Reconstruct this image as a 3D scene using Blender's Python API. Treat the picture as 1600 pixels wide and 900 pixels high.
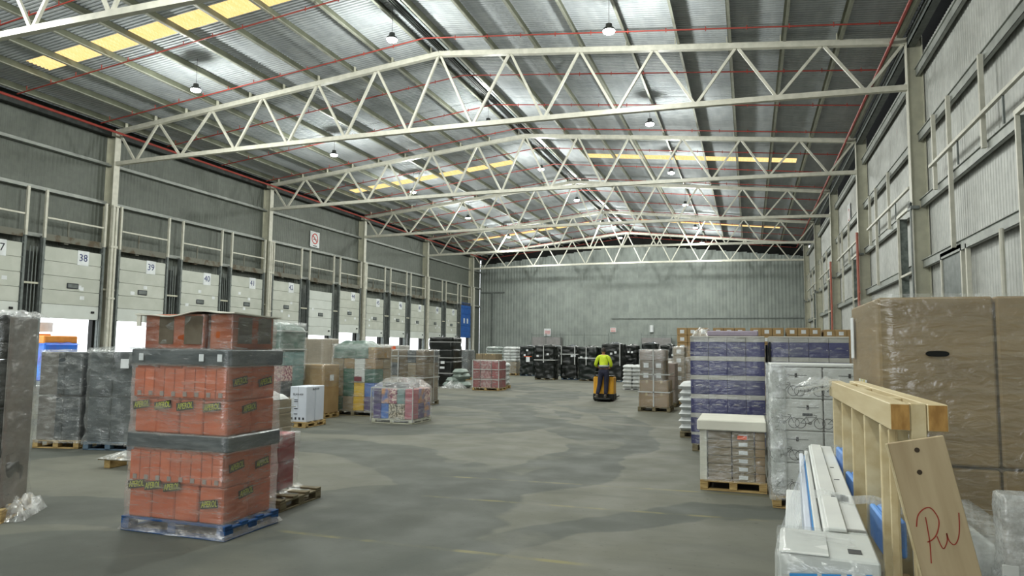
import bpy, bmesh, math, random
from mathutils import Vector, Matrix, noise as mnoise

for o in list(bpy.data.objects):
    bpy.data.objects.remove(o, do_unlink=True)
SC = bpy.context.scene
COL = SC.collection

# ------------------------------------------------------------------ camera
H = 1.85
F, YAW, PIT, ROL = 1095.75, .3261, .0848, .0106
cy_, sy_, cp_, sp_ = math.cos(YAW), math.sin(YAW), math.cos(PIT), math.sin(PIT)
fw = Vector((-sy_*cp_, cy_*cp_, sp_)); rt = Vector((cy_, sy_, 0)); up = rt.cross(fw)
r2 = math.cos(ROL)*rt + math.sin(ROL)*up
u2 = -math.sin(ROL)*rt + math.cos(ROL)*up
cam_data = bpy.data.cameras.new('camera')
cam = bpy.data.objects.new('camera', cam_data); COL.objects.link(cam)
cam_data.sensor_width = 36; cam_data.lens = F/1600*36
cam_data.clip_start = .05; cam_data.clip_end = 500
m = Matrix((( r2.x, u2.x, -fw.x, 0), (r2.y, u2.y, -fw.y, 0), (r2.z, u2.z, -fw.z, H), (0, 0, 0, 1)))
cam.matrix_world = m
SC.camera = cam

# ------------------------------------------------------------------ world, exposure
SC.view_settings.view_transform = 'Standard'
SC.view_settings.look = 'None'
SC.view_settings.gamma = 1
SC.view_settings.use_curve_mapping = False
SC.view_settings.exposure = 0.38
world = bpy.data.worlds.new('overcast_sky'); SC.world = world
world.use_nodes = True
wn = world.node_tree.nodes['Background']
wn.inputs[0].default_value = (.93, .97, 1.0, 1)
wn.inputs[1].default_value = 2.6
LAMP_POWER = 120       # downward part of each lamp
LAMP_SIDE = 500        # light that leaves each lamp's dome sideways

# ------------------------------------------------------------------ measures of the hall
XL, XR, AX = -28.26, 4.96, -11.6            # inner faces of the columns, ridge
WL, WR, YB, YF = -28.80, 5.45, 73.8, -20.0  # wall sheets
ZB, ZE, ZA = 10.34, 11.87, 13.58            # bottom chord, top chord at the eaves, apex
TR = [24.92 + 11.4*k for k in range(-1, 5)]
SL = (ZA-ZE)/(AX-XL)
def zroof(x):                                # axis of the top chord, carried on to both walls
    return ZA - SL*abs(x-AX)

# ------------------------------------------------------------------ materials
def lin(c):
    return tuple(((v/255)/12.92 if v/255 <= .04045 else ((v/255+.055)/1.055)**2.4) for v in c)
MATS = {}
def mat(name, c, rough=.6, metal=0, c2=None, scale=3, stretch=(1, 1, 1), bump=0, bscale=20, spec=.4, rnd=.0, detail=4, contrast=(.35, .65), coat=0):
    """procedural: two tones mixed by stretched noise, a random tone per object, fine bump"""
    if name in MATS: return MATS[name]
    M = bpy.data.materials.new(name); M.use_nodes = True
    t = M.node_tree; N = t.nodes; Lk = t.links
    b = N['Principled BSDF']
    c = lin(c); c2 = lin(c2) if c2 else tuple(v*.82 for v in c)
    tc = N.new('ShaderNodeTexCoord'); oi = N.new('ShaderNodeObjectInfo')
    mp = N.new('ShaderNodeMapping'); mp.inputs['Scale'].default_value = stretch
    sc = N.new('ShaderNodeVectorMath'); sc.operation = 'SCALE'
    cmb = N.new('ShaderNodeCombineXYZ')
    for i in range(3): Lk.new(oi.outputs['Random'], cmb.inputs[i])
    Lk.new(cmb.outputs[0], sc.inputs[0]); sc.inputs['Scale'].default_value = 57
    ad = N.new('ShaderNodeVectorMath'); ad.operation = 'ADD'
    Lk.new(tc.outputs['Object'], ad.inputs[0]); Lk.new(sc.outputs[0], ad.inputs[1])
    Lk.new(ad.outputs[0], mp.inputs['Vector'])
    nz = N.new('ShaderNodeTexNoise'); nz.inputs['Scale'].default_value = scale; nz.inputs['Detail'].default_value = detail
    Lk.new(mp.outputs[0], nz.inputs['Vector'])
    rp = N.new('ShaderNodeMapRange'); rp.inputs[1].default_value = contrast[0]; rp.inputs[2].default_value = contrast[1]
    Lk.new(nz.outputs[0], rp.inputs[0])
    mx = N.new('ShaderNodeMix'); mx.data_type = 'RGBA'
    mx.inputs['A'].default_value = (*c, 1); mx.inputs['B'].default_value = (*c2, 1)
    Lk.new(rp.outputs[0], mx.inputs['Factor'])
    out = mx.outputs['Result']
    if rnd:
        hv = N.new('ShaderNodeHueSaturation')
        mr = N.new('ShaderNodeMapRange'); mr.inputs[3].default_value = 1-rnd; mr.inputs[4].default_value = 1+rnd
        Lk.new(oi.outputs['Random'], mr.inputs[0]); Lk.new(mr.outputs[0], hv.inputs['Value'])
        Lk.new(out, hv.inputs['Color']); out = hv.outputs[0]
    Lk.new(out, b.inputs['Base Color'])
    b.inputs['Roughness'].default_value = rough; b.inputs['Metallic'].default_value = metal
    b.inputs['Specular IOR Level'].default_value = spec
    if coat: b.inputs['Coat Weight'].default_value = coat; b.inputs['Coat Roughness'].default_value = .12
    if bump:
        n2 = N.new('ShaderNodeTexNoise'); n2.inputs['Scale'].default_value = bscale; n2.inputs['Detail'].default_value = 3
        Lk.new(mp.outputs[0], n2.inputs['Vector'])
        bp = N.new('ShaderNodeBump'); bp.inputs['Strength'].default_value = bump; bp.inputs['Distance'].default_value = .02
        Lk.new(n2.outputs[0], bp.inputs['Height']); Lk.new(bp.outputs[0], b.inputs['Normal'])
    MATS[name] = M
    return M
def emit(name, c, strength, c2=None, scale=6):
    if name in MATS: return MATS[name]
    M = bpy.data.materials.new(name); M.use_nodes = True
    t = M.node_tree; N = t.nodes; Lk = t.links
    N.remove(N['Principled BSDF']); e = N.new('ShaderNodeEmission')
    e.inputs[1].default_value = strength
    if c2:
        tc = N.new('ShaderNodeTexCoord'); nz = N.new('ShaderNodeTexNoise'); nz.inputs['Scale'].default_value = scale
        mp = N.new('ShaderNodeMapping'); mp.inputs['Scale'].default_value = (.3, 3, 1)
        Lk.new(tc.outputs['Object'], mp.inputs[0]); Lk.new(mp.outputs[0], nz.inputs[0])
        mx = N.new('ShaderNodeMix'); mx.data_type = 'RGBA'
        mx.inputs['A'].default_value = (*lin(c), 1); mx.inputs['B'].default_value = (*lin(c2), 1)
        rp = N.new('ShaderNodeMapRange'); rp.inputs[1].default_value = .3; rp.inputs[2].default_value = .7
        Lk.new(nz.outputs[0], rp.inputs[0]); Lk.new(rp.outputs[0], mx.inputs['Factor']); Lk.new(mx.outputs['Result'], e.inputs[0])
    else: e.inputs[0].default_value = (*lin(c), 1)
    Lk.new(e.outputs[0], N['Material Output'].inputs[0])
    MATS[name] = M
    return M
def film(name, tint=(244, 247, 246), lo=.05, hi=.5, rough=.16, stretch=(1, 1, 5), scale=3, thr=(.42, .75)):
    """stretch film: clear with milky streaks, a glossy skin and wrinkles"""
    if name in MATS: return MATS[name]
    M = bpy.data.materials.new(name); M.use_nodes = True
    t = M.node_tree; N = t.nodes; Lk = t.links
    b = N['Principled BSDF']; b.inputs['Base Color'].default_value = (*lin(tint), 1); b.inputs['Roughness'].default_value = rough
    b.inputs['Specular IOR Level'].default_value = .8
    tr = N.new('ShaderNodeBsdfTransparent'); tr.inputs[0].default_value = (.97, .98, .98, 1)
    tc = N.new('ShaderNodeTexCoord'); oi = N.new('ShaderNodeObjectInfo')
    cmb = N.new('ShaderNodeCombineXYZ')
    ml = N.new('ShaderNodeMath'); ml.operation = 'MULTIPLY'; ml.inputs[1].default_value = 40
    Lk.new(oi.outputs['Random'], ml.inputs[0])
    for i in range(3): Lk.new(ml.outputs[0], cmb.inputs[i])
    ad = N.new('ShaderNodeVectorMath'); Lk.new(tc.outputs['Object'], ad.inputs[0]); Lk.new(cmb.outputs[0], ad.inputs[1])
    mp = N.new('ShaderNodeMapping'); mp.inputs['Scale'].default_value = stretch; mp.inputs['Rotation'].default_value = (.12, .1, 0)
    Lk.new(ad.outputs[0], mp.inputs[0])
    nz = N.new('ShaderNodeTexNoise'); nz.inputs['Scale'].default_value = scale; nz.inputs['Detail'].default_value = 6; nz.inputs['Roughness'].default_value = .65
    Lk.new(mp.outputs[0], nz.inputs[0])
    rp = N.new('ShaderNodeMapRange'); rp.inputs[1].default_value = thr[0]; rp.inputs[2].default_value = thr[1]; rp.inputs[3].default_value = lo; rp.inputs[4].default_value = hi
    Lk.new(nz.outputs[0], rp.inputs[0])
    ms = N.new('ShaderNodeMapping'); ms.inputs['Scale'].default_value = (.8, .8, 9); ms.inputs['Rotation'].default_value = (.16, -.14, 0)
    Lk.new(ad.outputs[0], ms.inputs[0])
    n3 = N.new('ShaderNodeTexNoise'); n3.inputs['Scale'].default_value = 3.5; n3.inputs['Detail'].default_value = 3; n3.inputs['Distortion'].default_value = .8
    Lk.new(ms.outputs[0], n3.inputs[0])
    r3 = N.new('ShaderNodeMapRange'); r3.inputs[1].default_value = .66; r3.inputs[2].default_value = .74; r3.inputs[4].default_value = .55   # white folds, with streaky highlights painted into the film
    Lk.new(n3.outputs[0], r3.inputs[0])
    mxs = N.new('ShaderNodeMath'); mxs.operation = 'MAXIMUM'; Lk.new(rp.outputs[0], mxs.inputs[0]); Lk.new(r3.outputs[0], mxs.inputs[1])
    n2 = N.new('ShaderNodeTexNoise'); n2.inputs['Scale'].default_value = 7; n2.inputs['Detail'].default_value = 4; n2.inputs['Distortion'].default_value = 1.0
    mb = N.new('ShaderNodeMapping'); mb.inputs['Scale'].default_value = (1, 1, 2.2); mb.inputs['Rotation'].default_value = (.3, .25, 0)
    Lk.new(ad.outputs[0], mb.inputs[0]); Lk.new(mb.outputs[0], n2.inputs[0])
    bp = N.new('ShaderNodeBump'); bp.inputs['Strength'].default_value = .8; bp.inputs['Distance'].default_value = .016
    Lk.new(n2.outputs[0], bp.inputs['Height']); Lk.new(bp.outputs[0], b.inputs['Normal'])
    tl = N.new('ShaderNodeBsdfTranslucent'); tl.inputs[0].default_value = (.96, .97, .97, 1)
    hz = N.new('ShaderNodeMixShader'); hz.inputs[0].default_value = .42; Lk.new(b.outputs[0], hz.inputs[1]); Lk.new(tl.outputs[0], hz.inputs[2])
    mix = N.new('ShaderNodeMixShader'); Lk.new(mxs.outputs[0], mix.inputs[0]); Lk.new(tr.outputs[0], mix.inputs[1]); Lk.new(hz.outputs[0], mix.inputs[2])
    gl = N.new('ShaderNodeBsdfGlossy'); gl.inputs['Roughness'].default_value = .2; gl.inputs[0].default_value = (1, 1, 1, 1)
    Lk.new(bp.outputs[0], gl.inputs['Normal'])
    m2 = N.new('ShaderNodeMixShader'); m2.inputs[0].default_value = .09; Lk.new(mix.outputs[0], m2.inputs[1]); Lk.new(gl.outputs[0], m2.inputs[2])
    Lk.new(m2.outputs[0], N['Material Output'].inputs[0])
    MATS[name] = M
    return M

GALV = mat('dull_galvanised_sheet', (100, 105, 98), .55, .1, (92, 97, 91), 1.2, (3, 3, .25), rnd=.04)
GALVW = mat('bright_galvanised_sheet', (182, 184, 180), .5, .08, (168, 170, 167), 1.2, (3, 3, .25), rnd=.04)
GALVR = mat('galvanised_roof_sheet', (182, 187, 190), .75, .04, (166, 171, 176), 1.0, (.25, 3, 1), rnd=.04)
GALVB = mat('back_wall_sheet', (148, 155, 150), .55, .1, (132, 139, 135), .5, (2, 2, .3), rnd=.05)
STEELW = mat('white_painted_steel', (205, 203, 190), .45, 0, (188, 187, 174), 4)
STEELC = mat('cream_painted_steel', (192, 191, 172), .5, 0, (178, 177, 160), 3)
STEELG = mat('grey_steel', (120, 126, 124), .5, .3, (100, 106, 104), 5)
STEELD = mat('dark_steel', (58, 62, 60), .6, .2, (44, 48, 46), 5)
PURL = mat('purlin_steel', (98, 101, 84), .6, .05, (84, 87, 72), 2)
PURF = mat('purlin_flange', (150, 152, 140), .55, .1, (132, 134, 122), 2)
GIRT = mat('zinc_girt', (158, 162, 157), .5, .15, (140, 144, 140), 3)
RUST = mat('rusty_header', (112, 112, 102), .7, .1, (88, 78, 62), 2.5, (1, 1, 1), contrast=(.5, .62))
REDP = mat('red_pipe', (152, 58, 48), .5)
CUT = mat('black_void', (18, 20, 18), .9)

# ------------------------------------------------------------------ geometry helpers
class MB:
    def __init__(s): s.v = []; s.f = []; s.mi = []
    def add(s, vs, fs, mi=0):
        n = len(s.v); s.v += [tuple(v) for v in vs]; s.f += [tuple(i+n for i in f) for f in fs]; s.mi += [mi]*len(fs); return s
    def box(s, a, b, mi=0, M=None):
        x0, y0, z0 = a; x1, y1, z1 = b
        vs = [(x0, y0, z0), (x1, y0, z0), (x1, y1, z0), (x0, y1, z0), (x0, y0, z1), (x1, y0, z1), (x1, y1, z1), (x0, y1, z1)]
        if M: vs = [M @ Vector(v) for v in vs]
        return s.add(vs, [(3, 2, 1, 0), (4, 5, 6, 7), (0, 1, 5, 4), (1, 2, 6, 5), (2, 3, 7, 6), (3, 0, 4, 7)], mi)
    def bev(s, a, b, e=.01, mi=0, M=None):
        """box with chamfered edges"""
        bm = bmesh.new(); bmesh.ops.create_cube(bm, size=1)
        for v in bm.verts:
            v.co = Vector([(a[i]+b[i])/2 + v.co[i]*(b[i]-a[i]) for i in range(3)])
        bmesh.ops.bevel(bm, geom=bm.edges[:]+bm.verts[:], offset=e, segments=1, affect='EDGES')
        bm.verts.index_update()
        vs = [(M @ v.co) if M else v.co.copy() for v in bm.verts]
        s.add(vs, [[v.index for v in f.verts] for f in bm.faces], mi); bm.free(); return s
    def bar(s, p, q, w, h=None, mi=0, upv=(0, 0, 1)):
        """square bar from p to q"""
        h = h or w; p = Vector(p); q = Vector(q); d = (q-p).normalized(); U = Vector(upv)
        if abs(d.dot(U)) > .98: U = Vector((1, 0, 0))
        a = d.cross(U).normalized()*w/2; c = a.cross(d).normalized()*h/2
        vs = [p-a-c, p+a-c, p+a+c, p-a+c, q-a-c, q+a-c, q+a+c, q-a+c]
        return s.add(vs, [(0, 1, 2, 3), (7, 6, 5, 4), (4, 5, 1, 0), (5, 6, 2, 1), (6, 7, 3, 2), (7, 4, 0, 3)], mi)
    def tube(s, p, q, r, n=8, mi=0, r2=None):
        p = Vector(p); q = Vector(q); d = (q-p).normalized(); r2 = r if r2 is None else r2
        a = d.orthogonal().normalized(); c = d.cross(a)
        vs = [p+(a*math.cos(2*math.pi*i/n)+c*math.sin(2*math.pi*i/n))*r for i in range(n)] + [q+(a*math.cos(2*math.pi*i/n)+c*math.sin(2*math.pi*i/n))*r2 for i in range(n)]
        return s.add(vs, [(i, (i+1) % n, n+(i+1) % n, n+i) for i in range(n)] + [tuple(range(n-1, -1, -1)), tuple(range(n, 2*n))], mi)
    def lathe(s, prof, n=16, mi=0, c=(0, 0, 0)):
        vs = []; fs = []
        for r, z in prof:
            vs += [(c[0]+r*math.cos(2*math.pi*i/n), c[1]+r*math.sin(2*math.pi*i/n), c[2]+z) for i in range(n)]
        for k in range(len(prof)-1):
            fs += [(k*n+i, k*n+(i+1) % n, (k+1)*n+(i+1) % n, (k+1)*n+i) for i in range(n)]
        fs += [tuple(range(n-1, -1, -1)), tuple(range((len(prof)-1)*n, len(prof)*n))]
        return s.add(vs, fs, mi)
    def prism(s, poly, y0, y1, mi=0):
        """xz polygon swept along y"""
        n = len(poly)
        vs = [(x, y0, z) for x, z in poly] + [(x, y1, z) for x, z in poly]
        return s.add(vs, [(i, (i+1) % n, n+(i+1) % n, n+i) for i in range(n)] + [tuple(range(n-1, -1, -1)), tuple(range(n, 2*n))], mi)
    def mesh(s, name, mats, smooth=False):
        me = bpy.data.meshes.new(name); me.from_pydata(s.v, [], s.f)
        for m_ in (mats if isinstance(mats, (list, tuple)) else [mats]): me.materials.append(m_)
        me.polygons.foreach_set('material_index', s.mi)
        if smooth: me.polygons.foreach_set('use_smooth', [True]*len(s.f))
        me.update(); return me
    def obj(s, name, mats, parent=None, loc=None, smooth=False):
        return link(name, s.mesh(name, mats, smooth), parent, loc)
def link(name, me, parent=None, loc=None, rz=0):
    o = bpy.data.objects.new(name, me); COL.objects.link(o)
    if parent: o.parent = parent
    if loc: o.location = loc
    if rz: o.rotation_euler.z = rz
    return o
def struct(o, label=None):
    o['kind'] = 'structure'
    if label: o['label'] = label
    return o
def thing(name, label, cat, loc=(0, 0, 0), rz=0, group=None):
    o = link(name, None, None, loc, rz); o.empty_display_size = .2
    return tag(o, label, cat, group)
def tag(o, label, cat, group=None):
    o['label'] = label; o['category'] = cat
    if group: o['group'] = group
    return o
def text_mesh(s, size, mats, ext=.002, shear=0):
    cu = bpy.data.curves.new('lettering', 'FONT'); cu.body = s; cu.size = size; cu.extrude = ext; cu.shear = shear
    cu.align_x = 'CENTER'; cu.align_y = 'CENTER'; cu.resolution_u = 2
    o = bpy.data.objects.new('lettering', cu); COL.objects.link(o)
    dg = bpy.context.evaluated_depsgraph_get()
    me = bpy.data.meshes.new_from_object(o.evaluated_get(dg))
    bpy.data.objects.remove(o); me.materials.clear(); me.materials.append(mats)
    return me
def corr(width, length, pitch, depth, fold=False):
    """trapezoid corrugated sheet: x across, y along, z out"""
    n = max(1, round(width/pitch)); p = width/n; prof = []
    for i in range(n):
        x = i*p; prof += [(x, 0), (x+.28*p, 0), (x+.42*p, depth), (x+.72*p, depth), (x+.86*p, 0)]
    prof.append((width, 0))
    k = len(prof)
    b = MB(); b.add([(x, 0, z) for x, z in prof]+[(x, length, z) for x, z in prof], [(i, i+1, k+i+1, k+i) for i in range(k-1)])
    return b

# ------------------------------------------------------------------ floor
def concrete():
    M = bpy.data.materials.new('worn_concrete'); M.use_nodes = True
    t = M.node_tree; N = t.nodes; Lk = t.links; b = N['Principled BSDF']
    geo = N.new('ShaderNodeNewGeometry')
    def noise(scale, detail=5, stretch=None, dist=0):
        n = N.new('ShaderNodeTexNoise'); n.inputs['Scale'].default_value = scale; n.inputs['Detail'].default_value = detail; n.inputs['Distortion'].default_value = dist
        if stretch:
            mp = N.new('ShaderNodeMapping'); mp.inputs['Scale'].default_value = stretch[0]; mp.inputs['Rotation'].default_value = (0, 0, stretch[1])
            Lk.new(geo.outputs['Position'], mp.inputs[0]); Lk.new(mp.outputs[0], n.inputs[0])
        else: Lk.new(geo.outputs['Position'], n.inputs[0])
        return n.outputs[0]
    def rng(v, a, c, lo=0, hi=1):
        r = N.new('ShaderNodeMapRange'); r.interpolation_type = 'SMOOTHSTEP'
        for i, q in zip((1, 2, 3, 4), (a, c, lo, hi)): r.inputs[i].default_value = q
        Lk.new(v, r.inputs[0]); return r.outputs[0]
    def mth(op, a, c):
        q = N.new('ShaderNodeMath'); q.operation = op
        for i, w in enumerate((a, c)):
            if isinstance(w, (int, float)): q.inputs[i].default_value = w
            else: Lk.new(w, q.inputs[i])
        return q.outputs[0]
    def mix(f, a, c):
        q = N.new('ShaderNodeMix'); q.data_type = 'RGBA'; Lk.new(f, q.inputs['Factor'])
        for k, w in (('A', a), ('B', c)):
            if isinstance(w, tuple): q.inputs[k].default_value = (*w, 1)
            else: Lk.new(w, q.inputs[k])
        return q.outputs['Result']
    base = mix(rng(noise(.35, 6), .35, .65), lin((107, 107, 97)), lin((99, 100, 91)))
    base = mix(mth('MULTIPLY', rng(noise(1.6, 6, ((.45, 1.3, 1), .5), 1.0), .45, .72), .45), base, lin((86, 88, 82)))
    base = mix(mth('MULTIPLY', rng(noise(5, 4, ((.3, 2.0, 1), -.6)), .55, .8), .5), base, lin((101, 101, 91)))
    # swept turning marks: darker driven-over rings and paler swept ones
    rings = [(-7.5, 7.2, 4.2, 1.7, 1), (-9.2, 12.0, 6.6, 1.5, 1), (-8.8, 17.6, 3.6, 1.9, 1), (-12.6, 26.4, 5.4, 2.4, 1), (-14.5, 13.5, 12.3, .9, 1), (2.0, 4.5, 4.6, .7, 1),
             (-2.0, 21.5, 4.2, .5, 0), (-4.6, 10.9, .35, .5, 0), (-6.0, 33.0, 5.5, .8, 1), (-11, 33, 4.5, 1.0, 0)]
    wob = noise(.33, 4)
    for i, (cx, cy, r, w, dark) in enumerate(rings):
        vm = N.new('ShaderNodeVectorMath'); vm.operation = 'DISTANCE'; Lk.new(geo.outputs['Position'], vm.inputs[0]); vm.inputs[1].default_value = (cx, cy, 0)
        d = mth('ADD', vm.outputs['Value'], mth('MULTIPLY', wob, 2.4))
        d = mth('ABSOLUTE', mth('SUBTRACT', d, r+1.2), 0)
        f = rng(d, w/2-.04, w/2+.05, .9 if dark else .55, 0)
        f = mth('MULTIPLY', f, rng(noise(.45+.07*i, 4), .34, .5, .25, 1))
        base = mix(f, base, lin((82, 85, 80)) if dark else lin((113, 112, 102)))
    base = mix(mth('MULTIPLY', rng(noise(16, 5), .62, .75), .35), base, lin((60, 60, 56)))
    # worn yellow lines painted across the aisle
    sx = N.new('ShaderNodeSeparateXYZ'); Lk.new(geo.outputs['Position'], sx.inputs[0])
    for (yy, x0, x1, slope, amt) in ((9.5, -4.4, 1.0, .06, .42), (8.15, -4.0, 0.3, .05, .4), (6.08, -4.6, -1.2, 0, .5), (4.7, -2.2, .2, 0, .45)):
        yl = mth('SUBTRACT', sx.outputs['Y'], mth('ADD', mth('MULTIPLY', mth('ADD', sx.outputs['X'], 3), slope), yy))
        f = rng(mth('ABSOLUTE', yl, 0), .025, .05, 1, 0)
        f = mth('MULTIPLY', f, mth('MULTIPLY', rng(sx.outputs['X'], x0, x0+.4), rng(sx.outputs['X'], x1-.4, x1, 1, 0)))
        f = mth('MULTIPLY', f, rng(noise(2.2, 5), .42, .64, .04, amt*1.1))
        base = mix(f, base, lin((140, 132, 82)))
    Lk.new(base, b.inputs['Base Color'])
    Lk.new(rng(noise(1.5, 5), .3, .7, .62, .82), b.inputs['Roughness'])
    b.inputs['Specular IOR Level'].default_value = .18
    bp = N.new('ShaderNodeBump'); bp.inputs['Strength'].default_value = .12; bp.inputs['Distance'].default_value = .01
    Lk.new(noise(30, 4), bp.inputs['Height']); Lk.new(bp.outputs[0], b.inputs['Normal'])
    return M
b = MB(); b.box((WL-.2, YF, -.2), (WR+.2, YB+.2, 0))
struct(b.obj('floor', concrete()))
b = MB(); b.box((WL-45, YF-20, -1.3), (WL-.22, YB+20, -1.1))
struct(b.obj('ground', mat('yard_concrete', (190, 190, 184), .8, 0, (170, 170, 164), .4)), 'pale concrete loading yard outside the dock doors')

# ------------------------------------------------------------------ walls
# left wall: sheets above the dock openings, sheets between them
DOOR_OFF = (.58, 4.45, 8.2); DW = 2.75
DOORS = []                      # (number, y0)
num = 36
for t in TR[:5]:
    for off in DOOR_OFF:
        DOORS.append((num, t+off)); num += 1
lw_ = MB(); lw_.box((WL-.2, YF, 11.35), (WL-.02, YB, 11.75)); lw_.box((WL-.22, YF, 0), (WL-.03, TR[0]+.5, .3))
wall_left = struct(lw_.obj('wall_left', STEELD))
wn_ = 0
me_cache = {}
def sheet(width, height, pitch, depth, mt, key):
    k = (round(width, 3), round(height, 3), pitch, key)
    if k not in me_cache: me_cache[k] = corr(width, height, pitch, depth*.35).mesh('wall_sheet', mt)
    return me_cache[k]
ROTL = Matrix(((0, 0, 1), (1, 0, 0), (0, 1, 0))).to_euler()     # x->+Y, y->+Z, z->+X
def wsheet(parent, y, w, z0, z1):
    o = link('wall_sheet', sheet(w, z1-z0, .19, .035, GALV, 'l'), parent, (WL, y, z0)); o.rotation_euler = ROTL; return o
y = YF
while y < YB-.01:
    w = min(.95, YB-y)
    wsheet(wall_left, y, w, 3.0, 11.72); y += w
first = DOORS[0][1]
edges = [YF] + sum([[d, d+DW] for _, d in DOORS], []) + [YB]
for a, c in zip(edges[0::2], edges[1::2]):
    n = max(1, round((c-a)/.95)); w = (c-a)/n
    for i in range(n): wsheet(wall_left, a+i*w, w, 0, 3.0)
for z, dd in ((6.42, .16), (8.45, .16), (10.3, .16)):
    b = MB(); b.box((WL+.03, YF, z-.10), (WL+.05, YB, z+.10)); b.box((WL+.03, YF, z-.11), (WL+.23, YB, z-.09)); b.box((WL+.21, YF, z-.11), (WL+.23, YB, z-.02))
    b.obj('girt', GIRT, wall_left)
# right wall
rw = MB(); rw.box((WR+.05, YF, 0), (WR+.2, YB, .3)); rw.box((WR+.5, YF, 10.5), (WR+.7, YB, 12.4)); rw.box((WR-.02, YF, 12.15), (WR+.6, YB, 12.3))
wall_right = struct(rw.obj('wall_right', CUT))
ROTR = Matrix(((0, 0, -1), (-1, 0, 0), (0, 1, 0))).to_euler()
y = YB
while y > YF+.01:
    w = min(.95, y-YF)
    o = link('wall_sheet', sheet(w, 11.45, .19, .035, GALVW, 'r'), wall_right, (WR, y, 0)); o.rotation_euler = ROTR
    y -= w
for z in (2.4, 4.6, 6.53, 8.66, 10.8):
    b = MB(); b.box((WR-.22, YF, z-.12), (WR-.21, YB, z+.14)); b.box((WR-.22, YF, z+.13), (WR-.035, YB, z+.14)); b.box((WR-.26, YF, z+.12), (WR-.21, YB, z+.14)); b.box((WR-.22, YF, z-.12), (WR-.12, YB, z-.11))
    b.obj('girt', GIRT, wall_right)
# back wall: sheets follow the gable, dark gap under the roof
bw = MB(); bw.box((WL, YB+.06, 0), (WR, YB+.2, .4))
bw.box((WL, YB+.30, 9.5), (WR, YB+.42, 14.2))
wall_back = struct(bw.obj('wall_back', CUT))
ROTB = Matrix(((1, 0, 0), (0, 0, -1), (0, 1, 0))).to_euler()
x = WL+.02
while x < WR-.02:
    w = min(.99, WR-.02-x)
    hh = zroof(x+w/2)-.75
    o = link('wall_sheet', sheet(w, round(hh, 2), .33, .045, GALVB, 'b'), wall_back, (x, YB, 0)); o.rotation_euler = ROTB
    x += w
b = MB()
b.box((WL+.1, YB-.12, 7.9), (WL+3, YB-.02, 8.05)); b.box((WL+1.5, YB-.14, 0), (WL+1.62, YB-.04, 8.0))
b.obj('corner_post', STEELG, wall_back)
b = MB(); b.box((-13.8, YB-.12, 5.0), (WR-.1, YB-.04, 5.06)); b.obj('wall_rail', STEELG, wall_back)
# front wall behind the camera closes the hall
b = MB(); b.box((WL, YF-.2, 0), (-11, YF, 14)).box((2.5, YF-.2, 0), (WR+.2, YF, 14)).box((-11, YF-.2, 5.6), (2.5, YF, 14))   # wide doorway added out of view, brings daylight onto camera-facing sides
struct(b.obj('wall_front', GALVB))

# ------------------------------------------------------------------ roof (ceiling)
ZS = .41                                      # sheets above the chord axis
cr = MB(); cr.box((AX-.35, YF, ZA+ZS+.03), (AX+.35, YB+.3, ZA+ZS+.08))
ceiling = struct(cr.obj('ceiling', STEELG))
LEN_L = math.hypot(AX-(WL-.55), SL*(AX-(WL-.55))); ang = math.atan(SL)
def roof_sheet(side, y, w, s0, s1, mt, name='roof_sheet', dz=0):
    """side: -1 left, 1 right; s = horizontal distance from the ridge"""
    ln = (s1-s0)/math.cos(ang)
    k = ('roof', side, round(w, 3), round(ln, 2), mt.name)
    if k not in me_cache: me_cache[k] = corr(w, ln, .158, .035).mesh(name, mt)
    o = link(name, me_cache[k], ceiling)
    xdir = Vector((0, 1, 0)) if side < 0 else Vector((0, -1, 0))
    ydir = Vector((side*math.cos(ang), 0, -math.sin(ang)))
    zdir = xdir.cross(ydir)
    M = Matrix((xdir, ydir, zdir)).transposed().to_4x4()
    M.translation = Vector((AX+side*s0, y if side < 0 else y+w, ZA+ZS-SL*s0+dz))
    o.matrix_basis = M
    return o
SKY = emit('fibreglass_rooflight', (255, 206, 124), 1.05, (255, 224, 160), 5)
sky_rows = [18.55, 41.4, 64.4]
RW = .95; y = 18.55-RW*41
YS = []
while y < YB+.3: YS.append(y); y += RW
for y in YS:
    hit = any(abs(y+RW/2 - (s+.5)) < RW/2 for s in sky_rows)
    for side, far in ((-1, AX-(WL-.18)), (1, WR+.5-AX)):
        if hit:
            roof_sheet(side, y, RW, 0, 2.3, GALVR)
            roof_sheet(side, y, RW, 2.3, 14.3, SKY, 'rooflight_sheet')
            roof_sheet(side, y, RW, 14.3, far, GALVR)
        else: roof_sheet(side, y, RW, 0, far, GALVR)
# purlins: C sections with a lip, running the length of the hall
PX = [AX-.45-1.76*i for i in range(10)] + [AX+.55+1.76*i for i in range(10)]
for i, x in enumerate(PX):
    z0 = zroof(x)+.09; s = -1 if x < AX else 1
    tilt = Matrix.Translation((x, 0, z0)) @ Matrix.Rotation(s*ang, 4, 'Y')
    b = MB()
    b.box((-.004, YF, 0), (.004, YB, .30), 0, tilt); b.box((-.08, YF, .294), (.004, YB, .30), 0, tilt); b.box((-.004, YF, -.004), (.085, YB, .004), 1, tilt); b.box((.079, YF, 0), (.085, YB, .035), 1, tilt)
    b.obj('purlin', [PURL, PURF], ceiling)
b = MB(); b.box((WL+.05, YF, ZE-.25), (WL+.12, YB, ZE+.345)); b.box((WL+.05, YF, ZE-.25), (WL+.35, YB, ZE-.23))
b.obj('eave_beam', STEELD, ceiling)
b = MB(); b.box((WR-.45, YF, ZE-.2), (WR-.42, YB, ZE+.2)); b.box((WR-.45, YF, ZE-.2), (WR-.2, YB, ZE-.18))
b.obj('eave_beam', STEELG, ceiling)
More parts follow.
